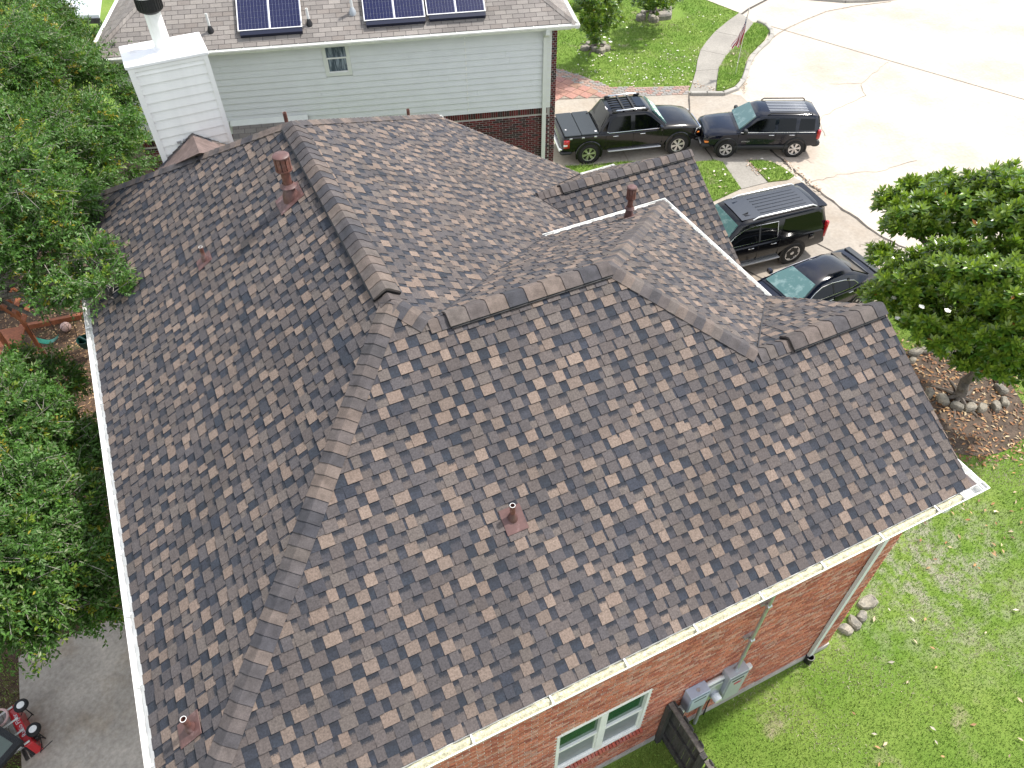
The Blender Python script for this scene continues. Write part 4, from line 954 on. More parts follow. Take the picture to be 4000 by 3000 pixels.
wp(ep, 'coupling', 'galv', lambda m_: [m_.lathe([(.036, 0), (.036, .09)], 12, M=Matrix.Translation((5.63, Y0-.10, 2.55))), m_.lathe([(.05, 0), (.04, .05)], 12, M=Matrix.Translation((5.63, Y0-.10, 2.035)))])
me_ = empty('meter_socket', (5.24, Y0, 1.1), 0, 'pale steel meter socket with round glass meter between the two wall boxes', 'electric meter')
wp(me_, 'socket_box', 'galv', lambda m_: m_.bbox(5.06, Y0-.12, 1.16, 5.425, Y0, 1.78, .01))
wp(me_, 'feed_pipe', 'pvc_white', lambda m_: m_.tube([(5.06, Y0-.06, 1.86), (5.36, Y0-.06, 1.86), (5.425, Y0-.06, 1.84)], .042, 12), True)
wp(me_, 'meter_ring', 'galv', lambda m_: m_.lathe([(.10, 0), (.10, .03), (.085, .03)], 20, M=Matrix.Translation((5.30, Y0-.12, 1.36)) @ Matrix.Rotation(R_(90), 4, 'X')), True)
wp(me_, 'meter_glass', 'lamp_clear', lambda m_: m_.lathe([(.083, .03), (.083, .12), (.07, .14), (.0001, .143)], 20, M=Matrix.Translation((5.30, Y0-.12, 1.36)) @ Matrix.Rotation(R_(90), 4, 'X')), True)
wp(me_, 'riser', 'grey_steel', lambda m_: m_.tube([(5.20, Y0-.06, 1.18), (5.20, Y0-.06, .6), (5.17, Y0-.10, -.05)], .034, 10), True)
wp(me_, 'ground_wire', 'black_metal', lambda m_: m_.tube([(5.38, Y0-.05, 1.18), (5.40, Y0-.03, .6), (5.42, Y0-.04, 0)], .012, 6))
bx_ = empty('wall_box', (4.86, Y0, 1.3), 0, 'bluish steel control box on the brick wall above the fence', 'electrical box')
wp(bx_, 'cabinet', 'blue_steel', lambda m_: m_.bbox(4.66, Y0-.19, 1.38, 5.055, Y0, 1.98, .01))
wp(bx_, 'cover', 'blue_steel', lambda m_: m_.bbox(4.675, Y0-.202, 1.40, 5.04, Y0-.192, 1.93, .005))
wp(bx_, 'slot', 'black_metal', lambda m_: m_.box(4.74, Y0-.206, 1.80, 4.98, Y0-.203, 1.83))
wp(bx_, 'knockout', 'galv', lambda m_: m_.lathe([(.035, .0), (.035, .004), (.0001, .004)], 14, M=Matrix.Translation((4.86, Y0-.10, 1.981))))
wp(bx_, 'drain_pipe', 'black_metal', lambda m_: m_.tube([(4.78, Y0-.06, 1.38), (4.78, Y0-.05, .1), (4.78, Y0-.05, 0)], .022, 8))
wp(bx_, 'side_fitting', 'siding_trim', lambda m_: m_.bbox(4.58, Y0-.14, 1.25, 4.70, Y0-.02, 1.37, .02))

# ------------------------------------------------------------------ wooden fence
fA = V3((4.40, wy-.02, 0)); fB_ = gp(2745, 2930, 1.8); fB_.z = 0; fd = (fB_-fA).normalized(); fu = V3((-fd.y, fd.x, 0))   # fu points east
if fu.x < 0: fu = -fu
fen = empty('wooden_fence', fA, 0, 'weathered dark board fence with gate meeting the brick wall', 'fence')
def fpanel(P, L_, gate):
    x = 0; k = 0
    while x < L_-.03:
        wd = min(.137, L_-x); h = 1.78+random.uniform(-.03, .04); p = P+fd*(x+.003); q = P+fd*(x+wd-.003)
        mb = MB(); lean = fu*random.uniform(-.006, .01)
        a, b_ = p+fu*.055, q+fu*.055; dz = .04
        prof = [a, b_, b_+V3((0, 0, h-dz))+lean, b_.lerp(a, .22)+V3((0, 0, h))+lean, a.lerp(b_, .22)+V3((0, 0, h))+lean, a+V3((0, 0, h-dz))+lean]
        n = 6; mb.add(prof+[v+fu*.018 for v in prof], [tuple(range(n)), tuple(range(2*n-1, n-1, -1))]+[(i, n+i, n+(i+1) % n, (i+1) % n) for i in range(n)]); mb.build('picket', 'old_wood', fen); x += .143; k += 1
    for z, hh, mt in ((.32, .09, 'old_wood'), (1.02, .09, 'old_wood'), (1.62, .10, 'old_wood_top')):
        mb = MB(); mb.extr([(.012, -hh/2), (.052, -hh/2), (.052, hh/2), (.012, hh/2)], P+V3((0, 0, z)), P+fd*L_+V3((0, 0, z)), fu, (0, 0, 1)); mb.build('rail', mt, fen)
    mb = MB(); mb.extr([(-.035, -.02), (.052, -.02), (.052, .02), (-.035, .02)], P+V3((0, 0, 1.70)), P+fd*L_+V3((0, 0, 1.70)), fu, (0, 0, 1)); mb.build('cap_rail', 'old_wood_top', fen)
Lg = (fB_-fA).length
fpanel(fA, Lg, True)
mb = MB(); p = fB_+fd*.06; c_, s_ = fd, fu
mb.prism([(p+c_*a+s_*b_)[:2] for a, b_ in ((-.05, -.06), (.05, -.06), (.05, .04), (-.05, .04))], 0, 1.72); mb.build('post', 'old_wood', fen)
P2 = fB_+fd*.14-fu*.02; fpanel(P2, 2.6, False)
mb = MB(); p = fA+fd*.05; mb.prism([(p+c_*a+s_*b_)[:2] for a, b_ in ((-.045, -.08), (.045, -.08), (.045, .01), (-.045, .01))], 0, 1.68); mb.build('post', 'old_wood', fen)
mb = MB(); mb.extr([(-.02, -.045), (.02, -.045), (.02, .045), (-.02, .045)], P2+fd*.1+V3((0, 0, 1.5)), P2+fd*1.5+V3((0, 0, .4)), fu, (0, 0, 1)); mb.build('brace', 'blue_steel', fen)

# ------------------------------------------------------------------ back yard things
wgc = gp(112, 2838, .30); wg = empty('toy_wagon', wgc, 0, 'red toy wagon with wooden stake sides tipped on its side on the patio', 'wagon')
wdir = (gp(138, 2925, .3)-gp(58, 2768, .3)).normalized(); wz_ = V3((wdir.y, -wdir.x, 0)); wz_ = wz_ if wz_.x < 0 else -wz_
wy_ = V3((0, 0, 1)); wx_ = wy_.cross(wz_)        # local z (up of the wagon) points west, local y up to the sky
wg.matrix_world = Matrix(((wx_.x, wy_.x, wz_.x, wgc.x), (wx_.y, wy_.y, wz_.y, wgc.y), (wx_.z, wy_.z, wz_.z, wgc.z), (0, 0, 0, 1)))
def wpt(nm, mt, fn, sm=False, par=wg):
    mb = MB(); fn(mb); return mb.build(nm, mt, par, smooth=sm, M=True)
tub = wpt('tub', 'red_paint', lambda m_: [m_.bbox(-.46, -.21, 0, .46, .21, .015, .004), m_.bbox(-.46, .195, .015, .46, .21, .13, .004), m_.bbox(-.46, -.21, .015, .46, -.195, .13, .004), m_.bbox(-.46, -.195, .015, -.445, .195, .13, .004), m_.bbox(.445, -.195, .015, .46, .195, .13, .004), m_.tube([(-.46, .215, .13), (.46, .215, .13)], .012, 8)])
tx = text_mesh('Radio Flyer', .115); o = link('lettering', tx, 'white_text', tub, True); o.matrix_basis = Matrix.Translation((0, .2125, .065)) @ Matrix.Rotation(R_(180), 4, 'Y') @ Matrix.Rotation(R_(-90), 4, 'X') if False else Matrix(((-1, 0, 0, 0), (0, 0, 1, .2125), (0, 1, 0, .065), (0, 0, 0, 1)))
for sy in (-1, 1):
    for k in range(2): wpt('slat', 'grey_plank', lambda m_: m_.bbox(-.46, sy*.218-.008, .15+.09*k, .46, sy*.218+.008, .23+.09*k, .004))
    for xx in (-.42, -.14, .14, .42): wpt('stake', 'siding_trim', lambda m_: m_.bbox(xx-.02, sy*.232-.008, .03, xx+.02, sy*.232+.008, .345, .008))
wpt('undercarriage', 'black_metal', lambda m_: [m_.tube([(-.30, -.26, -.10), (-.30, .26, -.10)], .011, 8), m_.tube([(.30, -.26, -.10), (.30, .26, -.10)], .011, 8)]+[m_.tube([(sx*.22, sy*.12, 0), (sx*.30, sy*.17, -.10)], .010, 6) for sx in (-1, 1) for sy in (-1, 1)]+[m_.tube([(.30, 0, -.09), (.50, 0, -.05), (.62, .0, .02)], .010, 6), m_.bbox(.25, -.06, -.07, .35, .06, 0, .01)])
wpt('handle', 'black_metal', lambda m_: m_.tube([(.60, .0, .0), (.63, .10, -.20), (.64, .12, -.24)], .009, 6))
for sx in (-1, 1):
    for sy in (-1, 1):
        T = Matrix.Translation((sx*.30, sy*.27, -.10)) @ Matrix.Rotation(R_(90), 4, 'X')
        wh = wpt('wheel', 'tyre', lambda m_: m_.lathe([(.062, -.03), (.10, -.038), (.125, -.022), (.130, 0), (.125, .022), (.10, .038), (.062, .03)], 22, M=T), True)
        wpt('rim', 'white_paint', lambda m_: [m_.lathe([(.072, -.031), (.055, -.033), (.02, -.042), (.0001, -.042)], 18, M=T), m_.lathe([(.072, .031), (.055, .033), (.02, .042), (.0001, .042)], 18, M=T)], True, wh)
# patio table corner
tc = gp(90, 2893, .72); t1 = (gp(0, 2836, .72)-tc).normalized(); t2 = V3((t1.y, -t1.x, 0)); t2 = t2 if t2.dot(gp(0, 2926, .72)-tc) > 0 else -t2
pt = empty('patio_table', (tc.x, tc.y, .09), 0, 'black framed patio table with glass top beside the red wagon', 'table')
Sz = 1.0; cn = [tc, tc+t1*Sz, tc+(t1+t2)*Sz, tc+t2*Sz]; inn = [tc+(t1+t2)*.13, tc+t1*(Sz-.13)+t2*.13, tc+(t1+t2)*(Sz-.13), tc+t2*(Sz-.13)+t1*.13]
inn = [tc+(t1+t2)*.11, tc+t1*(Sz-.11)+t2*.11, tc+(t1+t2)*(Sz-.11), tc+t2*(Sz-.11)+t1*.11]
mb = MB()
for i in range(4):
    j = (i+1) % 4; q = [cn[i], cn[j], inn[j], inn[i]]; mb.add([v+V3((0, 0, .02)) for v in q]+[v-V3((0, 0, .06)) for v in q], [(0, 1, 2, 3), (7, 6, 5, 4), (0, 4, 5, 1), (2, 6, 7, 3)])
mb.build('table_frame', 'wicker', pt); mb = MB(); mb.add([v+V3((0, 0, .008)) for v in inn]+[v for v in inn], [(0, 1, 2, 3), (7, 6, 5, 4)]); mb.build('glass_top', 'table_glass', pt)
for q in (tc+(t1+t2)*.06, tc+t1*.94+t2*.06, tc+(t1+t2)*.94, tc+t2*.94+t1*.06): mb = MB(); mb.tube([q-V3((0, 0, .64)), q-V3((0, 0, .05))], .025, 8); mb.build('leg', 'wicker', pt)
hp = gp(-4, 2812, .55); mb = MB(); mb.tube([(hp.x+.17*math.cos(a), hp.y+.17*math.sin(a), .60) for a in np.linspace(0, 2*math.pi, 25)], .022, 8, caps=False); tag(mb.build('toy_hoop', 'pink', smooth=True), 'pale pink toy ring lying beside the black patio table', 'toy ring')
# ball
bc = gp(257, 1277, .145); bl = MB(); R0 = .145
bl.lathe([(max(.0001, R0*math.sin(a)), -R0*math.cos(a)) for a in np.linspace(0.02, math.pi-.02, 15)], 24, M=Matrix.Translation(bc)); ball = bl.build('ball', 'bright_rubber', smooth=True, angle=80); tag(ball, 'pale basketball with dark seams lying on the wood chips', 'ball')
for rx, rz, off in ((0, 0, 0), (90, 0, 0), (90, 90, 0), (90, 45, .6), (90, 45, -.6)):
    Mx = Matrix.Translation(bc) @ Matrix.Rotation(.5, 4, 'Z') @ Matrix.Rotation(.5, 4, 'X') @ Matrix.Rotation(R_(rz), 4, 'Z') @ Matrix.Rotation(R_(rx), 4, 'X'); r_ = R0*math.cos(off)*1.004
    mb = MB(); mb.tube([Mx @ V3((r_*math.cos(a), r_*math.sin(a), R0*math.sin(off))) for a in np.linspace(0, 2*math.pi, 29)], .0045, 5, caps=False); mb.build('seam', 'black', ball)
# timber edging
ea, eb = gp(78, 1280, .1), gp(345, 1228, .1); mb = MB(); ed = (eb-ea).normalized(); eu = V3((-ed.y, ed.x, 0)); mb.extr([(-.06, -.1), (.06, -.1), (.06, .07), (-.06, .07)], ea, eb+ed*1.2, eu, (0, 0, 1)); tag(mb.build('edging_timber', 'red_wood'), 'long red timber edging the wood chip play area', 'timber')
# playset with swings
ps = empty('wooden_playset', gp(30, 1330), 0, 'reddish wooden playset with slatted tower and swing beam under the tree', 'playset')
b0, b1 = gp(14, 1207, 2.25), gp(330, 1158, 2.25); bd_ = (b1-b0).normalized(); bu = V3((-bd_.y, bd_.x, 0))
mb = MB(); mb.extr([(-.05, -.09), (.05, -.09), (.05, .09), (-.05, .09)], b0-bd_*.6, b1, bu, (0, 0, 1)); mb.build('swing_beam', 'old_wood', ps)
for sgn in (-1, 1): mb = MB(); mb.tube([b1-bd_*.1, b1-bd_*.1+bu*.9*sgn-V3((0, 0, 2.25))], .05, 6); mb.build('leg', 'red_wood', ps)
tw0 = b0-bd_*.05
for a in (0, -1.2):
    for b_ in (-.75, .55):
        p = tw0+bd_*a+bu*b_; mb = MB(); mb.bbox(p.x-.05, p.y-.05, 0, p.x+.05, p.y+.05, 2.45, .008); mb.build('post', 'red_wood', ps)
for k in range(7):
    z = 1.25+k*.15; p = tw0+bu*-.75+V3((0, 0, z)); q = tw0+bu*.55+V3((0, 0, z)); mb = MB(); mb.extr([(-.01, -.055), (.01, -.055), (.01, .055), (-.01, .055)], p+bd_*.06, q+bd_*.06, bd_, (0, 0, 1)); mb.build('slat', 'red_wood', ps)
for k in range(6):
    t_ = k/5; p = tw0+bd_*(.10+.55*t_)+V3((0, 0, 1.2*(1-t_)+.05)); mb = MB(); mb.extr([(-.06, -.015), (.06, -.015), (.06, .015), (-.06, .015)], p-bu*.75, p+bu*.1, bd_, (0, 0, 1)); mb.build('ladder_rung', 'red_wood', ps)
for b_ in (-.75, .1): mb = MB(); mb.tube([tw0+bu*b_+bd_*.08+V3((0, 0, 1.35)), tw0+bu*b_+bd_*.72+V3((0, 0, 0))], .04, 6); mb.build('ladder_rail', 'red_wood', ps)
mb = MB(); mb.prism([(tw0+bd_*a+bu*b_)[:2] for a, b_ in ((0, -.75), (0, .55), (-1.2, .55), (-1.2, -.75))], 1.16, 1.20); mb.build('deck', 'red_wood', ps)
def swing(pa, pb, sA, sB, name, bucket):
    ca, cb = sA, sB
    for a, b_ in ((pa, ca), (pb, cb)):
        mb = MB(); n = 26
        for i in range(n):
            p = a.lerp(b_, i/n); q = a.lerp(b_, (i+.8)/n); mb.tube([p, q], .012 if i % 2 else .007, 5)
        mb.build('chain', 'black_metal', ps)
    m_ = (ca+cb)/2; ax = (cb-ca).normalized(); mb = MB()
    if not bucket:
        pts = [ca.lerp(cb, t_)-V3((0, 0, .16*math.sin(math.pi*t_))) for t_ in np.linspace(0, 1, 11)]; sd_ = ax.cross(V3((0, 0, 1))).normalized()*.085
        vs = [v for p in pts for v in (p-sd_, p+sd_, p-sd_-V3((0, 0, .012)), p+sd_-V3((0, 0, .012)))]; fs = []
        for i in range(10): b = 4*i; fs += [(b, b+4, b+5, b+1), (b+2, b+3, b+7, b+6), (b, b+2, b+6, b+4), (b+1, b+5, b+7, b+3)]
        mb.add(vs, fs); mb.build('swing_seat', 'green_plastic', ps)
    else:
        T = Matrix.Translation(m_-V3((0, 0, .15))); mb.lathe([(.14, -.16), (.18, -.05), (.20, .10), (.185, .10), (.165, -.05), (.12, -.14)], 18, M=T); mb.box(-.02, -.16, -.15, .02, .16, .12, M=T @ Matrix.Rotation(.6, 4, 'Z')); mb.build('bucket_seat', 'dark_green_plastic', ps, smooth=True)
s1a, s1b = gp(138, 1325, .62), gp(228, 1312, .62)
swing(gp(75, 1215, 2.17), gp(161, 1203, 2.17), s1a, s1b, 'swing', False)
s2a, s2b = gp(302, 1322, .75), gp(345, 1316, .75); swing(gp(268, 1182, 2.2), gp(300, 1178, 2.2), s2a, s2b, 'swing', True)

# ------------------------------------------------------------------ flag by the sidewalk
fb = gp(2873, 290, .1); ftop = V3((fb.x, fb.y, 2.78)); fl_ = empty('flagpole', fb, 0, 'thin grey pole flying a limp striped national flag on the grass verge', 'flag')
mb = MB(); mb.tube([fb, ftop], .014, 8); mb.lathe([(.0001, -.02), (.022, 0), (.0001, .025)], 8, M=Matrix.Translation(ftop)); mb.build('pole', 'pole', fl_, smooth=True)
nu, nv = 60, 52; vs = []; fs = []; fc = []
ri = V3((rt0[0], rt0[1], 0))
for i in range(nu+1):
    u = i/nu
    for j in range(nv+1):
        v = j/nv; wdt = .05+.36*u**.8
        off = ri*(-.02-wdt*(v+.07*math.sin(9*u+7*v)))+V3((rt0[1], -rt0[0], 0))*(.05*math.sin(v*15+3*u)*(.3+u))
        vs.append(V3((fb.x, fb.y, 2.72-.80*v*(1-.85*u)-1.40*u+.03*math.sin(v*15)))+off)
for i in range(nu):
    for j in range(nv):
        b = i*(nv+1)+j; fs.append((b, b+1, b+nv+2, b+nv+1)); u, v = (i+.5)/nu, (j+.5)/nv
        if u < .40 and v < 7/13:
            cu, cv = u/.40*11, v/(7/13)*9; star = (int(cu)+int(cv)) % 2 == 0 and abs(cu % 1-.5) < .42 and abs(cv % 1-.5) < .42
            fc.append((.75, .75, .75) if star else (.010, .018, .11))
        else: fc.append((.36, .006, .03) if int(v*13) % 2 == 0 else (.75, .74, .74))
mb = MB(); mb.v = [tuple(v) for v in vs]; mb.f = [list(f) for f in fs]; mb.c = fc; mb.build('flag', 'flag_cloth', fl_, smooth=True, angle=180)
# ------------------------------------------------------------------ vehicles (x forward, y left, z up)
def loft(mb, st):
    n = len(st[0][1]); vs = []; ring = 2*n-2; fs = []
    for x, prof in st:
        vs += [(x, y, z) for y, z in prof]+[(x, -y, z) for y, z in prof[-2:0:-1]]
    for i in range(len(st)-1):
        for k in range(ring): a, b_ = i*ring+k, i*ring+(k+1) % ring; fs.append((a, a+ring, b_+ring, b_))
    fs += [tuple(range(ring)), tuple(range(len(st)*ring-1, (len(st)-1)*ring-1, -1))]
    return mb.add(vs, fs)
def lower(w_, zb, zt, crown=.03, sh=.06):
    return [(0, zb), (w_*.78, zb), (w_*.95, zb+.07), (w_*.995, zb+(zt-zb)*.35), (w_, zb+(zt-zb)*.62), (w_*.975, zt-sh), (w_*.92, zt-.012), (w_*.80, zt+crown*.35), (w_*.45, zt+crown*.8), (0, zt+crown)]
def upper(wb, zb, wr, zr, cr=.03):
    h = zr-zb; e = min(.09, h*.4)
    return [(0, zb), (wb, zb), (wb+(wr-wb)*.5, zb+(h-e)*.5), (wr, zr-e), (wr-.03, zr-e*.45), (wr-.10, zr-e*.08), (wr*.55, zr+cr*.7), (0, zr+cr)]
class Car:
    def __init__(s, name, loc, heading, label, scale=1.0):
        s.r = empty(name, (loc[0], loc[1], .03), R_(heading), label, 'car'); s.r.scale = (scale,)*3
    def p(s, nm, mt, fn, sm=True, ang=38, par=None):
        mb = MB(); fn(mb); return mb.build(nm, mt, par or s.r, smooth=sm, angle=ang, M=True)
    def body(s, st, mat): s.b = s.p('body', mat, lambda m_: loft(m_, st), ang=32); return s.b
    def cabin(s, st, mat, spec): s.cb = s.p('cabin', mat, lambda m_: loft(m_, st), ang=40); s.spec = spec
    def side_y(s, z):
        wb, zb, wr, zr = s.spec; return wb+(wr-wb)*(z-zb)/(zr-.09-zb)
    def window(s, pts, mat='glass_dark', off=.008, trim=None, sides=(1, -1), nm='side_window'):
        for sg in sides:
            P = [(x, sg*(s.side_y(z)+off), z) for x, z in pts]; Q = [(x, sg*(s.side_y(z)-.03), z) for x, z in pts]; n = len(pts)
            wd = s.p(nm, mat, lambda m_: m_.add(P+Q, [tuple(range(n)) if sg < 0 else tuple(range(n-1, -1, -1))]+[(i, (i+1) % n, n+(i+1) % n, n+i) for i in range(n)]), sm=False, par=s.cb)
            if trim: s.p('window_trim', trim, lambda m_: m_.tube([V3(v)+V3((0, sg*.004, 0)) for v in P+[P[0]]][:len(pts)+1], .011, 5, caps=False), par=wd)
    def quad(s, nm, mat, q, th=.01, par=None):
        q = [V3(v) for v in q]; n = (q[1]-q[0]).cross(q[2]-q[0]).normalized()
        if n.z < 0: n = -n
        m_ = len(q); return s.p(nm, mat, lambda b: b.add([v+n*th for v in q]+[v-n*.02 for v in q], [tuple(range(m_)), tuple(range(2*m_-1, m_-1, -1))]+[(i, m_+i, m_+(i+1) % m_, (i+1) % m_) for i in range(m_)]), sm=False, par=par)
    def wheel(s, x, y, r, wd, spokes, flare=None, rimr=.66, arch=1.16, hw=.9):
        sg = 1 if y > 0 else -1
        s.p('wheel_well', 'black', lambda m_: m_.lathe([(r*arch, -.25), (r*arch, 0), (.0001, 0)], 24, M=Matrix.Translation((x, sg*(hw+.004), r+.02)) @ Matrix.Rotation(R_(-90*sg), 4, 'X')))
        if flare:
            s.p('wheel_flare', flare, lambda m_: m_.tube([(x+r*(arch+.05)*math.cos(a), sg*(hw+.012), r+.02+r*(arch+.05)*math.sin(a)) for a in np.linspace(-.35, math.pi+.35, 20)], .038, 6))
        T = Matrix.Translation((x, y, r)) @ Matrix.Rotation(R_(-90*sg), 4, 'X')      # local z points outwards
        ty = s.p('wheel', 'tyre', lambda m_: m_.lathe([(r*rimr, -wd/2), (r*.93, -wd/2), (r, -wd*.32), (r, wd*.32), (r*.93, wd/2), (r*.80, wd/2+.006), (r*rimr, wd/2-.005), (r*rimr*.97, wd*.2)], 30, M=T))
        R1 = r*rimr
        def rim(m_):
            m_.lathe([(R1, wd*.46), (R1*1.0, wd*.50), (R1*.93, wd*.48), (R1*.90, wd*.25)], 28, M=T, caps=False)
            m_.lathe([(R1*.24, wd*.28), (R1*.24, wd*.44), (R1*.15, wd*.47), (.0001, wd*.47)], 14, M=T)
            for i in range(spokes):
                a = 2*math.pi*i/spokes+.2
                for da in ((-.13, .13) if spokes < 8 else (0,)):
                    m_.add([(R1*.18, -.016, wd*.40), (R1*.18, .016, wd*.40), (R1*.95, .022, wd*.44), (R1*.95, -.022, wd*.44), (R1*.18, -.02, wd*.28), (R1*.18, .02, wd*.28), (R1*.95, .028, wd*.30), (R1*.95, -.028, wd*.30)], [(0, 3, 2, 1), (0, 1, 5, 4), (1, 2, 6, 5), (2, 3, 7, 6), (3, 0, 4, 7)], M=T @ Matrix.Rotation(a+da, 4, 'Z'))
        s.p('rim', 'rim_alloy', rim, par=ty)
        s.p('brake_disc', 'black_metal', lambda m_: m_.lathe([(R1*.9, wd*.12), (R1*.9, wd*.14), (.0001, wd*.14)], 20, M=T), par=ty)
    def handle(s, x, z, y, mat='chrome'):
        for sg in (1, -1): s.p('door_handle', mat, lambda m_: m_.bbox(x-.10, sg*y-.014, z-.014, x+.10, sg*y+.014, z+.014, .008))
    def seam(s, x, z0, z1, y):
        for sg in (1, -1): s.p('door_gap', 'black', lambda m_: m_.box(x-.004, sg*y-.02, z0, x+.004, sg*y+.0025, z1) if sg > 0 else m_.box(x-.004, sg*y-.0025, z0, x+.004, sg*y+.02, z1), sm=False)
    def mirror(s, x, y, z, mat):
        for sg in (1, -1):
            def f(m_):
                m_.bbox(x-.06, sg*(y+.10)-.10, z-.07, x+.08, sg*(y+.10)+.10, z+.09, .03); m_.box(x-.03, min(sg*y, sg*(y+.05))-.03, z-.07, x+.03, max(sg*y, sg*(y+.05))+.03, z-.03)
            s.p('side_mirror', mat, f)

# --- black pickup with covered bed
c = Car('pickup_truck', (14.92, 21.76), -15.0, 'black pickup truck with covered bed and roof rack parked beside the brick corner')
W = .91
c.body([(-2.66, lower(W*.86, .62, .98, .0)), (-2.60, lower(W*.94, .50, 1.06, .0)), (-2.35, lower(W*.97, .45, 1.10, .0)), (-1.25, lower(W*.98, .42, 1.10, .0)), (-1.1, lower(W, .42, 1.10, .02)), (.80, lower(W, .42, 1.10, .02)), (1.05, lower(W, .42, 1.13, .05)), (1.30, lower(W*.99, .42, 1.13, .06)), (1.90, lower(W*.97, .42, 1.08, .07)), (2.35, lower(W*.92, .44, 1.00, .06)), (2.55, lower(W*.86, .48, .90, .04)), (2.66, lower(W*.76, .55, .76, .02))], 'paint_black')
zb, zr, wb, wr = 1.09, 1.73, W*.94, .66
c.cabin([(-1.30, upper(wb, zb, wb*.93, zb+.06)), (-1.22, upper(wb, zb, wb*.90, zb+.16)), (-.92, upper(wb, zb, wr, zr-.02)), (-.6, upper(wb, zb, wr, zr)), (.35, upper(wb, zb, wr, zr)), (.62, upper(wb, zb, wr-.02, zr-.05)), (1.20, upper(wb, zb, wb*.90, zb+.08)), (1.26, upper(wb, zb, wb*.9, zb+.03))], 'paint_black', (wb, zb, wr, zr))
c.window([(-.98, 1.14), (-.84, 1.50), (-.70, 1.60), (-.14, 1.61), (-.14, 1.14)], trim=None); c.window([(.02, 1.14), (.02, 1.61), (.42, 1.60), (.62, 1.50), (1.02, 1.18), (1.0, 1.14)])
for sg in (1, -1): c.p('belt_trim', 'chrome', lambda m_: m_.tube([(-1.02, sg*(c.side_y(1.12)+.012), 1.16), (-.94, sg*(c.side_y(1.12)+.016), 1.115), (1.04, sg*(c.side_y(1.12)+.016), 1.115)], .012, 6))
c.quad('windshield', 'glass_teal', [(.70, .55, 1.645), (.70, -.55, 1.645), (1.20, -.72, 1.19), (1.20, .72, 1.19)], .030)
c.quad('sun_shade', 'shade_print', [(.80, .50, 1.555), (.80, -.50, 1.555), (1.12, -.64, 1.262), (1.12, .64, 1.262)], .036)
c.quad('rear_window', 'glass_dark', [(-.97, .52, 1.62), (-.97, -.52, 1.62), (-1.20, -.66, 1.28), (-1.20, .66, 1.28)], .014)
for sg in (1, -1):
    c.p('c_pillar_window', 'glass_dark', lambda m_: m_.add([(-1.19, sg*.80, 1.17), (-1.02, sg*(c.side_y(1.17)+.004), 1.17), (-.93, sg*(c.side_y(1.5)+.004), 1.50), (-1.03, sg*.70, 1.42)], [(0, 1, 2, 3), (3, 2, 1, 0)]), sm=False)
    c.p('roof_rail', 'chrome', lambda m_: [m_.tube([(-.72, sg*.57, 1.72), (-.64, sg*.57, 1.79), (.38, sg*.57, 1.79), (.46, sg*.57, 1.72)], .028, 8)])
    c.p('rail_foot', 'plastic_dark', lambda m_: [m_.bbox(-.80, sg*.57-.035, 1.70, -.60, sg*.57+.035, 1.79, .02), m_.bbox(.30, sg*.57-.035, 1.70, .52, sg*.57+.035, 1.79, .02)])
    c.p('running_board', 'silver', lambda m_: m_.bbox(-.95, sg*.80-(.02 if sg > 0 else .14), .40, 1.05, sg*.80+(.14 if sg > 0 else .02), .45, .02))
    c.p('headlight', 'lamp_clear', lambda m_: m_.add([(2.32, sg*.845, .72), (2.60, sg*.66, .72), (2.60, sg*.66, .90), (2.36, sg*.835, .93), (2.30, sg*.80, .72), (2.5, sg*.60, .72), (2.5, sg*.60, .90), (2.3, sg*.78, .93)], [(0, 1, 2, 3), (3, 2, 1, 0), (3, 2, 6, 7), (0, 4, 5, 1)]), sm=False)
    c.p('turn_lamp', 'lamp_amber', lambda m_: m_.bbox(2.40, sg*.795-.03, .745, 2.50, sg*.795+.035, .80, .01))
    c.p('taillight', 'lamp_red', lambda m_: m_.bbox(-2.60, min(sg*.74, sg*.885), .68, -2.38, max(sg*.74, sg*.885), 1.00, .02))
    c.p('reverse_lamp', 'lamp_clear', lambda m_: m_.bbox(-2.604, min(sg*.74, sg*.888), .76, -2.46, max(sg*.74, sg*.888), .84, .01))
    for x in (-2.35, -1.9, -1.45): c.p('bed_cleat', 'galv', lambda m_: m_.bbox(x-.05, sg*.885-.012, 1.02, x+.05, sg*.885+.012, 1.075, .006))
for y in (-.32, -.15, .02, .19, .36): pass
for x in (-.36, .02): c.p('cross_bar', 'plastic_dark', lambda m_: m_.bbox(x-.035, -.55, 1.775, x+.035, .55, 1.80, .01))
for k in range(6): c.p('roof_strip', 'plastic_dark', lambda m_: m_.bbox(-.78, -.42+k*.168-.012, 1.752, .16, -.42+k*.168+.012, 1.775, .004))
c.quad('sunroof', 'sunroof', [(.46, .34, 1.745), (.46, -.34, 1.745), (.14, -.34, 1.758), (.14, .34, 1.758)], .012)
bedc = c.p('bed_cover', 'tonneau', lambda m_: [m_.bbox(-2.56, -.84, 1.10, -1.96, .84, 1.155, .02), m_.bbox(-1.95, -.84, 1.10, -1.32, .84, 1.155, .02)])
c.p('cover_latch', 'black', lambda m_: m_.bbox(-1.42, .60, 1.156, -1.36, .66, 1.185, .01), par=bedc); c.p('cover_sticker', 'white_text', lambda m_: [m_.box(-1.44, -.72, 1.1555, -1.37, -.64, 1.158), m_.box(-2.46, -.42, 1.1555, -2.41, -.36, 1.158)], par=bedc)
c.p('roof_sticker', 'white_text', lambda m_: m_.bbox(-.95, -.30, 1.70, -.80, -.06, 1.735, .03))
c.p('rear_bumper', 'chrome', lambda m_: m_.bbox(-2.76, -.80, .52, -2.60, .80, .66, .04)); c.p('bumper_corner', 'plastic_dark', lambda m_: m_.bbox(-2.72, -.88, .42, -2.25, .88, .53, .05))
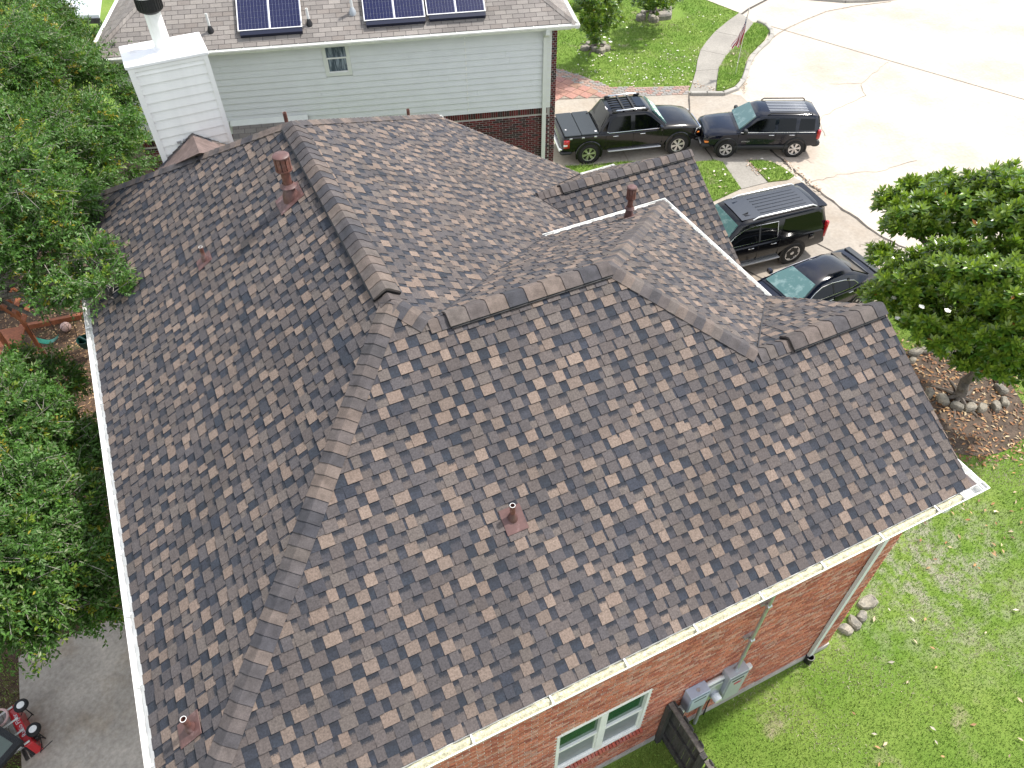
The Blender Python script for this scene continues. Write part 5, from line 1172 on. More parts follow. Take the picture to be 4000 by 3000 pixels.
c.p('grille', 'chrome', lambda m_: [m_.bbox(2.60, -.50, .60+.09*k, 2.68, .50, .64+.09*k, .015) for k in range(3)]); c.p('front_bumper', 'paint_black', lambda m_: m_.bbox(2.35, -.80, .38, 2.74, .80, .58, .09))
c.seam(-.04, .50, 1.08, W*1.0); c.seam(1.06, .50, 1.08, W*1.0); c.seam(-1.06, .55, 1.08, W*1.0)
c.handle(-.70, .99, W*.985); c.handle(.30, .99, W*.985); c.mirror(.95, .86, 1.16, 'paint_black')
for x in (-1.66, 1.70):
    for sg in (1, -1): c.wheel(x, sg*.80, .385, .245, 6, 'paint_black', hw=W*.975)
c.p('tailgate_line', 'plastic_dark', lambda m_: m_.box(-2.665, -.70, .70, -2.655, .70, .715), sm=False)

# --- boxy dark compact suv
c = Car('compact_suv', (19.27, 19.68), 154.4, 'boxy dark navy sport utility vehicle with striped roof facing the black pickup', .97)
W = .86
c.body([(-2.12, lower(W*.90, .46, .92, .0)), (-2.05, lower(W*.97, .38, .98, .0)), (-1.6, lower(W, .36, .99, .0)), (.80, lower(W, .36, .99, .02)), (1.0, lower(W, .36, .99, .04)), (1.45, lower(W*.985, .36, .96, .06)), (1.90, lower(W*.95, .38, .91, .06)), (2.10, lower(W*.88, .42, .86, .04)), (2.16, lower(W*.82, .48, .80, .03))], 'paint_navy')
zb, zr, wb, wr = .98, 1.58, W*.95, .64
c.cabin([(-2.08, upper(wb*.95, zb, wb*.85, zb+.12)), (-1.95, upper(wb*.98, zb, wr*.97, zr-.06)), (-1.75, upper(wb, zb, wr, zr)), (.10, upper(wb, zb, wr, zr)), (.30, upper(wb, zb, wr-.02, zr-.05)), (.92, upper(wb, zb, wb*.92, zb+.07)), (1.0, upper(wb, zb, wb*.9, zb+.03))], 'paint_navy', (wb, zb, wr, zr))
c.window([(-1.86, 1.06), (-1.83, 1.44), (-1.30, 1.45), (-1.28, 1.06)], trim=None); c.window([(-1.16, 1.04), (-1.14, 1.46), (-.52, 1.46), (-.50, 1.04)]); c.window([(-.38, 1.04), (-.38, 1.46), (.02, 1.46), (.28, 1.37), (.74, 1.06), (.70, 1.04)])
for sg in (1, -1): c.p('belt_highlight', 'silver', lambda m_: m_.tube([(-1.9, sg*(wb+.010), .995), (.85, sg*(wb+.010), .995)], .012, 6))
c.quad('windshield', 'glass_teal', [(.34, .56, 1.50), (.34, -.56, 1.50), (.90, -.73, 1.075), (.90, .73, 1.075)], .034)
c.quad('rear_window', 'glass_dark', [(-1.99, .56, 1.48), (-1.99, -.56, 1.48), (-2.075, -.66, 1.12), (-2.075, .66, 1.12)], .012)
for k in range(7): c.p('roof_strip', 'silver', lambda m_: m_.bbox(-1.62, -.36+k*.12-.016, 1.598, -.18, -.36+k*.12+.016, 1.614, .004))
for sg in (1, -1):
    c.p('roof_rail', 'plastic_dark', lambda m_: m_.tube([(-1.72, sg*.585, 1.57), (-1.64, sg*.585, 1.63), (-.18, sg*.585, 1.63), (-.08, sg*.585, 1.57)], .024, 8))
    c.p('rocker_panel', 'plastic_dark', lambda m_: m_.bbox(-1.05, min(sg*.78, sg*.885), .33, 1.0, max(sg*.78, sg*.885), .50, .02))
    c.p('headlight', 'lamp_clear', lambda m_: m_.lathe([(.095, 0), (.095, .05), (.06, .075), (.0001, .08)], 18, M=Matrix.Translation((2.08, sg*.56, .73)) @ Matrix.Rotation(R_(90), 4, 'Y')))
    c.p('turn_lamp', 'lamp_amber', lambda m_: m_.bbox(1.98, min(sg*.70, sg*.84), .60, 2.14, max(sg*.70, sg*.84), .66, .02))
    c.p('taillight', 'lamp_red', lambda m_: m_.bbox(-2.12, min(sg*.70, sg*.852), .72, -1.99, max(sg*.70, sg*.852), 1.06, .02))
gr = c.p('grille', 'black', lambda m_: m_.bbox(2.10, -.44, .60, 2.165, .44, .84, .02))
for k in range(7): c.p('grille_slot', 'plastic_dark', lambda m_: m_.bbox(2.16, -.385+k*.115, .62, 2.175, -.385+k*.115+.035, .82, .01), par=gr)
c.p('front_bumper', 'plastic_dark', lambda m_: m_.bbox(1.85, -.80, .34, 2.26, .80, .56, .08)); c.p('bumper_bar', 'silver', lambda m_: m_.bbox(2.22, -.70, .49, 2.275, .70, .56, .02)); c.p('rear_bumper', 'plastic_dark', lambda m_: m_.bbox(-2.22, -.80, .38, -1.9, .80, .60, .06))
c.seam(-.44, .48, .97, W); c.seam(.92, .50, .96, W); c.seam(-1.22, .60, .97, W)
c.handle(-.30, .90, W*.985); c.handle(-1.06, .90, W*.985); c.mirror(.70, .82, 1.08, 'plastic_dark')
c.p('wiper', 'black', lambda m_: [m_.tube([(.93, .1, 1.08), (.80, .60, 1.17)], .01, 5), m_.tube([(.93, -.5, 1.08), (.82, .0, 1.17)], .01, 5)])
tx = text_mesh('PATRIOT', .075, .003)
for sg in (1, -1):
    o = link('door_lettering', tx.copy(), 'silver', c.r, True); o.matrix_basis = Matrix(((-sg, 0, 0, .62), (0, 0, sg, sg*(W+.003)), (0, 1, 0, .66), (0, 0, 0, 1)))
for x in (-1.28, 1.30):
    for sg in (1, -1): c.wheel(x, sg*.775, .345, .215, 6, 'plastic_dark', hw=W*.985)

# --- long black suv, rear towards the street
c = Car('large_suv', (14.38, 14.55), 174.0, 'long black sport utility vehicle with ribbed grey roof on the near drive', .95)
W = .99
c.body([(-2.84, lower(W*.88, .52, .98, .0)), (-2.76, lower(W*.96, .42, 1.08, .0)), (-2.3, lower(W*.99, .40, 1.12, .0)), (-1.0, lower(W, .40, 1.12, .0)), (.9, lower(W, .40, 1.12, .02)), (1.2, lower(W, .40, 1.12, .04)), (2.0, lower(W*.97, .40, 1.10, .06)), (2.5, lower(W*.92, .42, 1.02, .05)), (2.75, lower(W*.82, .46, .90, .03)), (2.82, lower(W*.74, .5, .8, .02))], 'paint_black')
zb, zr, wb, wr = 1.11, 1.84, W*.95, .74
c.cabin([(-2.80, upper(wb*.95, zb, wb*.88, zb+.14)), (-2.66, upper(wb*.98, zb, wr*.96, zr-.10)), (-2.45, upper(wb, zb, wr, zr-.01)), (-2.2, upper(wb, zb, wr, zr)), (.10, upper(wb, zb, wr, zr)), (.42, upper(wb, zb, wr-.02, zr-.06)), (1.12, upper(wb, zb, wb*.92, zb+.07)), (1.2, upper(wb, zb, wb*.9, zb+.03))], 'paint_black', (wb, zb, wr, zr))
c.p('roof_panel', 'roof_dull', lambda m_: m_.add([(.30, .56, 1.855), (-2.3, .60, 1.862), (-2.3, 0, 1.880), (.30, 0, 1.872), (.30, -.56, 1.855), (-2.3, -.60, 1.862)], [(0, 1, 2, 3), (3, 2, 5, 4)]), sm=True)
for k in range(6): c.p('roof_rib', 'roof_dull', lambda m_: m_.bbox(-2.1, -.40+k*.16-.018, 1.850, -.45, -.40+k*.16+.018, 1.892-abs(-.40+k*.16)*.03, .004), sm=False)
c.p('roof_antenna', 'plastic_dark', lambda m_: m_.add([(.18, .30, 1.86), (-.04, .33, 1.86), (-.04, .27, 1.86), (-.06, .30, 1.93)], [(0, 1, 3), (0, 3, 2), (1, 2, 3)]))
c.window([(-2.55, 1.22), (-2.52, 1.62), (-2.38, 1.70), (-1.18, 1.70), (-1.05, 1.22)]); c.window([(-.92, 1.18), (-.92, 1.68), (-.06, 1.70), (.30, 1.64), (.62, 1.50), (.98, 1.22), (.94, 1.18)], trim='chrome', nm='side_window')
for x0, x1 in ((-.30, -.24), ): c.window([(x0, 1.19), (x0, 1.685), (x1, 1.688), (x1, 1.19)], mat='plastic_dark', off=.012, nm='door_pillar')
for sg in (1, -1):
    c.p('roof_rail', 'silver', lambda m_: m_.tube([(-2.35, sg*.64, 1.83), (-2.2, sg*.63, 1.90), (-.25, sg*.63, 1.90), (-.05, sg*.64, 1.83)], .026, 8))
    c.p('running_board', 'silver', lambda m_: m_.bbox(-1.15, min(sg*.86, sg*1.04), .38, 1.15, max(sg*.86, sg*1.04), .44, .02))
    c.p('taillight', 'lamp_red', lambda m_: m_.bbox(-2.80, min(sg*.84, sg*.966), .76, -2.70, max(sg*.84, sg*.966), 1.34, .02))
    c.p('headlight', 'lamp_clear', lambda m_: m_.bbox(2.45, min(sg*.62, sg*.88), .78, 2.70, max(sg*.62, sg*.88), 1.0, .04))
    c.p('fuel_door', 'paint_black', lambda m_: m_.bbox(-2.32, min(sg*(W-.004), sg*(W+.004)), .84, -2.12, max(sg*(W-.004), sg*(W+.004)), 1.02, .004))
c.quad('windshield', 'glass_teal', [(.46, .62, 1.76), (.46, -.62, 1.76), (1.10, -.82, 1.20), (1.10, .82, 1.20)], .034)
c.quad('rear_window', 'glass_dark', [(-2.68, .64, 1.70), (-2.68, -.64, 1.70), (-2.80, -.74, 1.24), (-2.80, .74, 1.24)], .012)
c.p('roof_spoiler', 'paint_black', lambda m_: m_.bbox(-2.74, -.70, 1.76, -2.40, .70, 1.83, .03)); c.p('rear_bumper', 'paint_black', lambda m_: m_.bbox(-2.92, -.90, .44, -2.6, .90, .66, .08)); c.p('front_bumper', 'paint_black', lambda m_: m_.bbox(2.5, -.86, .40, 2.88, .86, .62, .09))
c.p('grille', 'chrome', lambda m_: [m_.bbox(2.76, -.56, .66+.10*k, 2.84, .56, .71+.10*k, .015) for k in range(3)])
c.seam(-.24, .5, 1.10, W); c.seam(1.02, .5, 1.10, W); c.seam(-1.02, .55, 1.10, W)
c.handle(.02, 1.0, W*.985); c.handle(-.80, 1.0, W*.985); c.mirror(.9, .94, 1.22, 'paint_black')
for x in (-1.65, 1.62):
    for sg in (1, -1): c.wheel(x, sg*.87, .405, .265, 6, None, hw=W*.99)

# --- black sedan
c = Car('sedan', (14.80, 11.72), 181.2, 'black sedan with pale glass windshield beside the leafy magnolia', .89)
W = .925
c.body([(-2.50, lower(W*.86, .48, .90, .02)), (-2.42, lower(W*.95, .36, .99, .03)), (-2.1, lower(W*.99, .30, 1.02, .03)), (-1.5, lower(W, .28, 1.00, .03)), (.9, lower(W, .28, .95, .03)), (1.3, lower(W*.99, .28, .94, .05)), (1.95, lower(W*.96, .30, .86, .06)), (2.3, lower(W*.90, .32, .77, .05)), (2.46, lower(W*.78, .36, .66, .03))], 'paint_navy')
zb, zr, wb, wr = .96, 1.44, W*.93, .60
c.cabin([(-2.05, upper(wb*.92, zb, wb*.84, zb+.06)), (-1.95, upper(wb*.93, zb, wb*.80, zb+.09)), (-1.35, upper(wb*.97, zb, wr+.02, zr-.10)), (-.95, upper(wb, zb, wr, zr-.01)), (-.35, upper(wb, zb, wr, zr)), (.05, upper(wb, zb, wr, zr-.02)), (.30, upper(wb, zb, wr+.01, zr-.09)), (1.12, upper(wb, zb, wb*.9, zb+.05)), (1.2, upper(wb, zb, wb*.88, zb+.02))], 'paint_navy', (wb, zb, wr, zr))
c.window([(-1.34, 1.06), (-1.20, 1.17), (-.80, 1.27), (-.30, 1.315), (.10, 1.30), (.40, 1.21), (.82, 1.02), (.80, 1.00), (-1.10, 1.00)], trim='chrome', off=.016)
for x in (-.34, -1.0): c.window([(x-.03, 1.005), (x-.03, 1.27 if x < -.5 else 1.31), (x+.03, 1.28 if x < -.5 else 1.31), (x+.03, 1.005)], mat='plastic_dark', off=.022, nm='door_pillar')
c.quad('windshield', 'glass_teal', [(.28, .52, 1.365), (.28, -.52, 1.365), (.75, -.66, 1.175), (1.12, -.70, 1.02), (1.12, .70, 1.02), (.75, .66, 1.175)], .038)
c.quad('rear_window', 'glass_dark', [(-1.30, .50, 1.365), (-1.30, -.50, 1.365), (-1.95, -.64, 1.07), (-1.95, .64, 1.07)], .016)
c.p('spoiler', 'tonneau', lambda m_: m_.bbox(-2.48, -.78, 1.00, -2.24, .78, 1.065, .03)); c.p('rear_bumper', 'paint_navy', lambda m_: m_.bbox(-2.58, -.84, .36, -2.3, .84, .62, .08)); c.p('front_bumper', 'paint_navy', lambda m_: m_.bbox(2.2, -.80, .28, 2.54, .80, .50, .09))
for sg in (1, -1):
    c.p('taillight', 'lamp_red', lambda m_: m_.bbox(-2.50, min(sg*.55, sg*.86), .78, -2.36, max(sg*.55, sg*.86), .94, .03)); c.p('headlight', 'lamp_clear', lambda m_: m_.bbox(2.15, min(sg*.50, sg*.82), .62, 2.42, max(sg*.50, sg*.82), .76, .03))
    c.p('wiper', 'black', lambda m_: m_.tube([(1.15, sg*.1+.2, 1.02), (.95, sg*.2-.35, 1.11)], .01, 5))
c.p('grille', 'black', lambda m_: m_.bbox(2.40, -.40, .50, 2.50, .40, .66, .02))
c.seam(-.34, .4, .94, W); c.seam(.95, .4, .92, W); c.seam(-1.2, .45, .94, W)
c.handle(-.2, .86, W*.985); c.handle(-1.02, .88, W*.985); c.mirror(.72, .88, 1.02, 'paint_navy')
for x in (-1.50, 1.50):
    for sg in (1, -1): c.wheel(x, sg*.82, .335, .22, 10, None, hw=W*.985)
# ------------------------------------------------------------------ vegetation
def leaves(P, D, Nrm, L_, Wd, cols, fold=.25):
    """folded rhombic leaves: base P, direction D, normal Nrm (n,3), length, width"""
    n = len(P); S = np.cross(D, Nrm); S /= np.linalg.norm(S, axis=1, keepdims=True)+1e-9
    L_ = np.asarray(L_)[:, None]; Wd = np.asarray(Wd)[:, None]
    mid = P+D*L_*.5; V = np.stack([P, mid+S*Wd*.5+Nrm*Wd*fold, P+D*L_, mid-S*Wd*.5+Nrm*Wd*fold], 1).reshape(-1, 3)
    b = np.arange(n)[:, None]*4; F = np.concatenate([b+np.array([[0, 2, 1]]), b+np.array([[0, 3, 2]])], 1).reshape(-1, 3)
    return V, F, np.repeat(cols, 2, 0)
def unit(a): return a/(np.linalg.norm(a, axis=-1, keepdims=True)+1e-9)
def limb(mb, A, B, r0, r1, seed, sag=.25, n=7):
    rr = random.Random(seed); A, B = V3(A), V3(B); L_ = (B-A).length
    pts = [A.lerp(B, i/n)+V3((rr.uniform(-1, 1), rr.uniform(-1, 1), rr.uniform(-.5, 1)))*.06*L_*(1 if 0 < i < n else 0)+V3((0, 0, sag*math.sin(math.pi*i/n)*L_*.2)) for i in range(n+1)]
    mb.tube(pts, [r0+(r1-r0)*i/n for i in range(n+1)], 8); return pts
def shade_tree(name, label, base, fork, lobes, ntwig, seed, lsz=.085):
    root = empty(name, base, 0, label, 'tree', 'trees over the back yard'); rg = np.random.default_rng(seed)
    mb = MB(); pts = limb(mb, base, fork, .24, .17, seed)
    for i, (c_, r) in enumerate(lobes):
        pp = limb(mb, fork, V3(c_)-V3((0, 0, r*.5)), .05+.04*r, .012, seed+i, .1)
        for k in range(5):
            q = V3(c_)+V3(unit(rg.normal(size=3)+np.array([0, 0, .4])))*r*.8; limb(mb, pp[5+k % 2], q, .014, .004, seed*7+i*5+k, .2, 5)
    mb.build('trunk', 'bark', root, smooth=True)
    Ps, Ds, Ns, Ls, Cs = [], [], [], [], []; tw = MB(); tot = sum(r**1.7 for _, r in lobes)
    for c_, r in lobes:
        m_ = int(ntwig*r**1.7/tot); d = unit(rg.normal(size=(m_, 3))); d[:, 2] = np.where(d[:, 2] < -.25, -d[:, 2]*.6, d[:, 2]); d = unit(d)
        # lumpy shell: bunch the twigs into sprays
        sp = unit(rg.normal(size=(max(8, m_//26), 3))); near = sp[np.argmax(d @ sp.T, 1)]; d = unit(d*.45+near*.55+rg.normal(size=(m_, 3))*.10)
        rad = r*(.50+.55*rg.random((m_, 1))**.7); rad *= 1+.22*np.sin(near[:, :1]*9+near[:, 1:2]*7)
        o = np.asarray(c_)+d*rad*np.array([1, 1, .80]); out = unit(d*np.array([1, 1, .30])+rg.normal(size=(m_, 3))*.35+np.array([0, 0, .10]))
        tl = rg.uniform(.22, .48, m_); tone = rg.normal(0, 1, m_)
        nl_ = 17
        for k in range(nl_):
            f = (k+rg.random(m_)*.8)/nl_; pos = o+out*(tl*f)[:, None]+np.array([0, 0, -.10])*(f**2)[:, None]*tl[:, None]
            side = unit(np.cross(out, rg.normal(size=(m_, 3)))); dr = unit(out*.65+side*.85+rg.normal(size=(m_, 3))*.15)
            nm = unit(np.array([0, 0, 1.])+rg.normal(size=(m_, 3))*.45); nm = unit(nm-dr*(nm*dr).sum(1, keepdims=True))
            Ps.append(pos); Ds.append(dr); Ns.append(nm); Ls.append(lsz*rg.uniform(.7, 1.2, m_))
            g = np.clip(1+.20*tone+.16*rg.normal(size=m_), .5, 1.7)[:, None]; col = np.array([[.075, .165, .032]])*g
            pale = rg.random(m_) < .10; col[pale] = np.array([.17, .22, .10])*rg.uniform(.8, 1.2, (pale.sum(), 1))
            yel = (rg.random(m_) < .005)|(tone > 2.25); col[yel] = np.array([.36, .30, .035])*rg.uniform(.7, 1.1, (yel.sum(), 1))
            lime = (tone > 1.5) & (tone <= 2.25); col[lime] = np.array([.17, .25, .03])
            Cs.append(col)
        for i in range(0, m_, 5):
            a = o[i]; b_ = o[i]+out[i]*tl[i]; tw.tube([a-out[i]*.12, (a+b_)/2, b_], [.006, .005, .003], 4, caps=False)
    P = np.concatenate(Ps); Lq = np.concatenate(Ls); C = np.concatenate(Cs); C = np.concatenate([C, np.ones((len(C), 1))], 1)
    V, F, Cc = leaves(P, np.concatenate(Ds), np.concatenate(Ns), Lq, Lq*.40, C)
    link('crown', npmesh('crown', V, F, Cc), 'leaf', root); tw.build('twig_spray', 'twig', root)
    return root
def G3(px, py, z): return tuple(gp(px, py, z))
shade_tree('shade_tree', 'large leafy shade tree overhanging the back corner of the roof', (-6.6, 17.2, 0), (-6.2, 17.0, 3.2), [
    (G3(60, 90, 6.6), 1.5), (G3(120, 330, 6.6), 1.45), (G3(300, 330, 6.2), 1.0), (G3(395, 255, 5.8), .75), (G3(90, 600, 6.6), 1.4), (G3(330, 560, 6.2), 1.05), (G3(450, 640, 5.7), .60),
    (G3(150, 860, 6.5), 1.15), (G3(330, 780, 6.2), .75), (G3(60, 1010, 6.3), 1.0), (G3(230, 1010, 6.4), .72), (G3(360, 1060, 6.6), .42), (G3(430, 1140, 6.6), .30), (G3(190, 90, 6.0), .75), (G3(-60, 300, 7), 1.6), (G3(-80, 800, 7), 1.5), (G3(430, 410, 5.6), .6), (G3(430, 200, 5.3), .55), (G3(360, 160, 5.3), .5), (G3(300, 220, 5.6), .8), (G3(480, 520, 5.5), .5), (G3(250, 700, 6.2), .9), (G3(240, 1140, 6.0), .42)], 13500, 3)
shade_tree('shade_tree', 'smaller leafy shade tree beside the patio along the white gutter', (-8.2, 11.0, 0), (-7.4, 9.6, 2.6), [
    (G3(50, 1540, 4.6), .62), (G3(230, 1490, 4.4), .33), (G3(60, 1740, 4.9), .95), (G3(250, 1790, 4.6), .62), (G3(340, 1790, 4.5), .34), (G3(80, 2020, 5.0), .90), (G3(270, 2000, 4.7), .62), (G3(300, 2130, 4.5), .38),
    (G3(100, 2270, 4.8), .80), (G3(270, 2300, 4.3), .50), (G3(60, 2430, 4.4), .62), (G3(200, 2390, 4.2), .50), (G3(410, 2330, 3.9), .35), (G3(-60, 1700, 5), 1.1), (G3(-80, 2200, 5), 1.1)], 8600, 11)
def magnolia(label, base, fork, lobes, nros, seed, flowers, ll=.24, group='magnolia trees'):
    root = empty('magnolia_tree', base, 0, label, 'tree', group); rg = np.random.default_rng(seed)
    mb = MB(); limb(mb, base, fork, .15, .10, seed, 0)
    for i, (c_, r) in enumerate(lobes): limb(mb, fork, c_, .06, .02, seed+i, .3)
    if ll > .15:
        for k in range(7): a = k*.9; mb.tube([V3(base)+V3((0, 0, .12)), V3(base)+V3((math.cos(a)*.35, math.sin(a)*.35, .05)), V3(base)+V3((math.cos(a+.2)*.9, math.sin(a+.2)*.9, .0))], [.07, .045, .015], 6)
    mb.build('trunk', 'bark', root, smooth=True)
    Ps, Ds, Ns, Ls, Cs = [], [], [], [], []; tot = sum(r**2 for _, r in lobes); tips = []
    for c_, r in lobes:
        m_ = int(nros*r*r/tot); d = unit(rg.normal(size=(m_, 3))); d[:, 2] = np.where(d[:, 2] < -.35, -d[:, 2], d[:, 2]); d = unit(d)
        rad = r*(.45+.60*rg.random((m_, 1))**.6)*(1+.15*np.sin(7*d[:, :1]+5*d[:, 1:2]))
        o = np.asarray(c_)+d*rad*np.array([1, 1, .85]); ax = unit(d*np.array([1, 1, .3])*.75+np.array([0, 0, .75])+rg.normal(size=(m_, 3))*.25)
        depth = np.clip((rad[:, 0]/r-.45)/.6, 0, 1); tone = rg.normal(0, 1, m_); tips.append((o+ax*.06)[depth > .6])
        e1 = unit(np.cross(ax, np.array([.3, .5, .8]))); e2 = np.cross(ax, e1)
        for k in range(13):
            a = k*2.4+rg.random(m_)*.5; el = (.15+.75*(k/13)) if True else 0
            dr = unit((e1*np.cos(a)[:, None]+e2*np.sin(a)[:, None])*math.cos(el*1.2)+ax*math.sin(el*1.2)-np.array([0, 0, .12]))
            nm = unit(ax*1.0-dr*(ax*dr).sum(1, keepdims=True)+1e-6)
            Ps.append(o-ax*(.10*(1-k/13))); Ds.append(dr); Ns.append(nm); Ls.append(ll*rg.uniform(.75, 1.15, m_)*(1-.25*k/13))
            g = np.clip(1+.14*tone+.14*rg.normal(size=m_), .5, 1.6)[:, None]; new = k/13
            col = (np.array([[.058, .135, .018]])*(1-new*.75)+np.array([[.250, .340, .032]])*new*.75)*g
            br = rg.random(m_) < .002; col[br] = np.array([.30, .12, .03]); Cs.append(col)
    P = np.concatenate(Ps); Lq = np.concatenate(Ls); C = np.concatenate(Cs); C = np.concatenate([C, np.ones((len(C), 1))], 1)
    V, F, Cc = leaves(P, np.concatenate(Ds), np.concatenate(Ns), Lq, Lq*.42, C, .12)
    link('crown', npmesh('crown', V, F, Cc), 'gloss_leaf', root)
    for p in flowers:
        p = V3(p); mb = MB()
        for k in range(7):
            a = k*2*math.pi/7+random.random(); d = V3((math.cos(a), math.sin(a), .45)).normalized(); s = V3((-math.sin(a), math.cos(a), 0)); r = random.uniform(.075, .10)
            mb.add([p, p+d*r*.55+s*r*.42, p+d*r+V3((0, 0, -.01)), p+d*r*.55-s*r*.42], [(0, 1, 2, 3), (3, 2, 1, 0)])
        mb.lathe([(.0001, -.02), (.02, 0), (.0001, .035)], 6, M=Matrix.Translation(p)); mb.build('flower', 'petal', root)
    return root
mfl = [gp(*p) for p in [(3930, 808, 3.9), (3545, 838, 3.4), (3700, 1215, 3.3), (3600, 1200, 3.0), (3984, 1220, 3.2), (3925, 1335, 2.4), (3990, 1305, 2.7), (3505, 1245, 2.3), (3435, 1150, 2.4), (3745, 1120, 3.4), (3490, 1165, 2.5), (3870, 985, 3.8), (3650, 1060, 3.2)]]
magnolia('broad glossy magnolia with white blossoms in front of the sedan', tuple(MG), (MG.x+.15, MG.y+.15, 1.3), [
    (G3(3950, 1330, 2.6), .85), (G3(3780, 1310, 2.3), .75), (G3(3620, 1250, 2.3), .65), (G3(3560, 1100, 2.7), .85), (G3(3720, 1080, 3.2), .95), (G3(3900, 1100, 3.5), 1.05), (G3(4020, 1180, 3.4), 1.0),
    (G3(3580, 870, 3.2), .80), (G3(3720, 830, 3.5), .95), (G3(3880, 830, 3.9), 1.1), (G3(4020, 900, 4.1), 1.2), (G3(3450, 1170, 2.2), .50), (G3(3560, 1180, 2.2), .6), (G3(3400, 1140, 2.1), .25), (G3(3680, 1330, 2.0), .5), (G3(3900, 1420, 2.0), .6), (G3(3450, 1000, 2.7), .35), (G3(3480, 800, 3.0), .5), (G3(3690, 730, 3.5), .45), (G3(3950, 720, 4.1), .55), (G3(3780, 1420, 1.7), .38), (G3(4050, 1420, 2.3), .6), (G3(3560, 730, 3.2), .35)], 3000, 5, mfl)
T2 = gp(2328, 190); magnolia('slim young magnolia in a stone ring on the far lawn', tuple(T2), (T2.x, T2.y, .5), [
    (G3(2322, 150, .8), .48), (G3(2330, 100, 1.6), .70), (G3(2300, 95, 1.7), .45), (G3(2390, 85, 1.9), .60), (G3(2320, 40, 2.5), .85), (G3(2380, 10, 2.8), .7), (G3(2330, -20, 3.3), .8), (G3(2275, 20, 2.6), .5)], 620, 8, [gp(2362, 147, 1.0), gp(2385, 165, .8), gp(2270, 32, 2.4)], .17)
T3 = gp(2553, 48); magnolia('young magnolia at the top edge with boulders at its foot', tuple(T3), (T3.x, T3.y, .5), [
    (G3(2560, 15, 1.0), .75), (G3(2600, 5, 1.3), .7), (G3(2520, 0, 1.3), .65), (G3(2570, -30, 2.0), .9)], 420, 9, [], .17)
# stones
def stone(P, sx, sy, sz, rz, label, group, seed):
    rr = random.Random(seed); mb = MB(); n = 9; vs = []; r0 = [rr.uniform(.75, 1.1) for _ in range(n)]
    for (k, z, s) in ((0, -.02, 1.0), (1, sz*.75, .95), (2, sz, .72)):
        for i in range(n): a = 2*math.pi*i/n; vs.append((sx*.5*r0[i]*s*math.cos(a), sy*.5*r0[i]*s*math.sin(a), z+rr.uniform(-.012, .012)*(k > 0)))
    fs = [tuple(range(2*n, 3*n))]+[(k*n+i, k*n+(i+1) % n, (k+1)*n+(i+1) % n, (k+1)*n+i) for k in range(2) for i in range(n)]
    mb.add(vs, fs, M=Matrix.Translation(P) @ Matrix.Rotation(rz, 4, 'Z')); return tag(mb.build('edging_stone', 'stone'), label, 'stone', group)
ring = [(1270, 405, .55), (1235, 480, .35), (1380, 385, .55), (1530, 390, .6), (1655, 430, .35), (1840, 510, .32), (1900, 560, .5), (1985, 640, .42), (2005, 725, .5), (2030, 835, .42), (1960, 870, .45), (1840, 890, .45), (1735, 882, .48), (1620, 872, .45), (1500, 812, .52), (1390, 755, .4)]
for i, (x, y, s) in enumerate(ring):
    P = gp(3000+x/2.212, 1200+y/2.212); a = math.atan2(P.y-MG.y, P.x-MG.x)+math.pi/2
    stone((P.x, P.y, .0), s*.92, s*.55, .16, a, 'rough flat stone in the ring round the front magnolia', 'stones ringing the front magnolia', i)
for i, (x, y, s) in enumerate([(855, 1010, .46), (805, 1130, .30), (735, 1185, .36), (660, 1240, .34)]):
    P = gp(3000+x/2.212, 1900+y/2.212); stone((P.x, P.y, 0), s, s*.75, .12, .7*i, ['large square grey stone at the brick house corner', 'small wedge stone second from the brick house corner', 'flat tan stone third along the brick wall corner', 'pale stone nearest the downspout at the wall foot'][i], 'stones at the house corner', 40+i)
for i, (x, y, s) in enumerate([(850, 428, .5), (880, 395, .4), (935, 440, .4), (990, 450, .55), (1040, 430, .5), (1010, 395, .4), (940, 380, .4)]):
    P = gp(1900+x/2.212, y/2.212); stone((P.x, P.y, 0), s, s*.7, .18, i, 'tan stone in the small ring round the young magnolia', 'stones ringing the young magnolia', 60+i)
for i, (x, y, s, l) in enumerate([(1330, 172, .55, 'flat white stone left of the far boulders'), (1350, 140, .42, 'small white stone behind the flat one on the far lawn'), (1440, 182, .6, 'grey sunken stone before the far magnolia'), (1535, 155, 1.0, 'largest rounded tan boulder by the far magnolia'), (1565, 108, .8, 'pale boulder behind the largest one by the far magnolia')]):
    P = gp(1900+x/2.212, y/2.212); stone((P.x, P.y, 0), s, s*.75, .25, i, l, 'boulders by the far magnolia', 80+i)
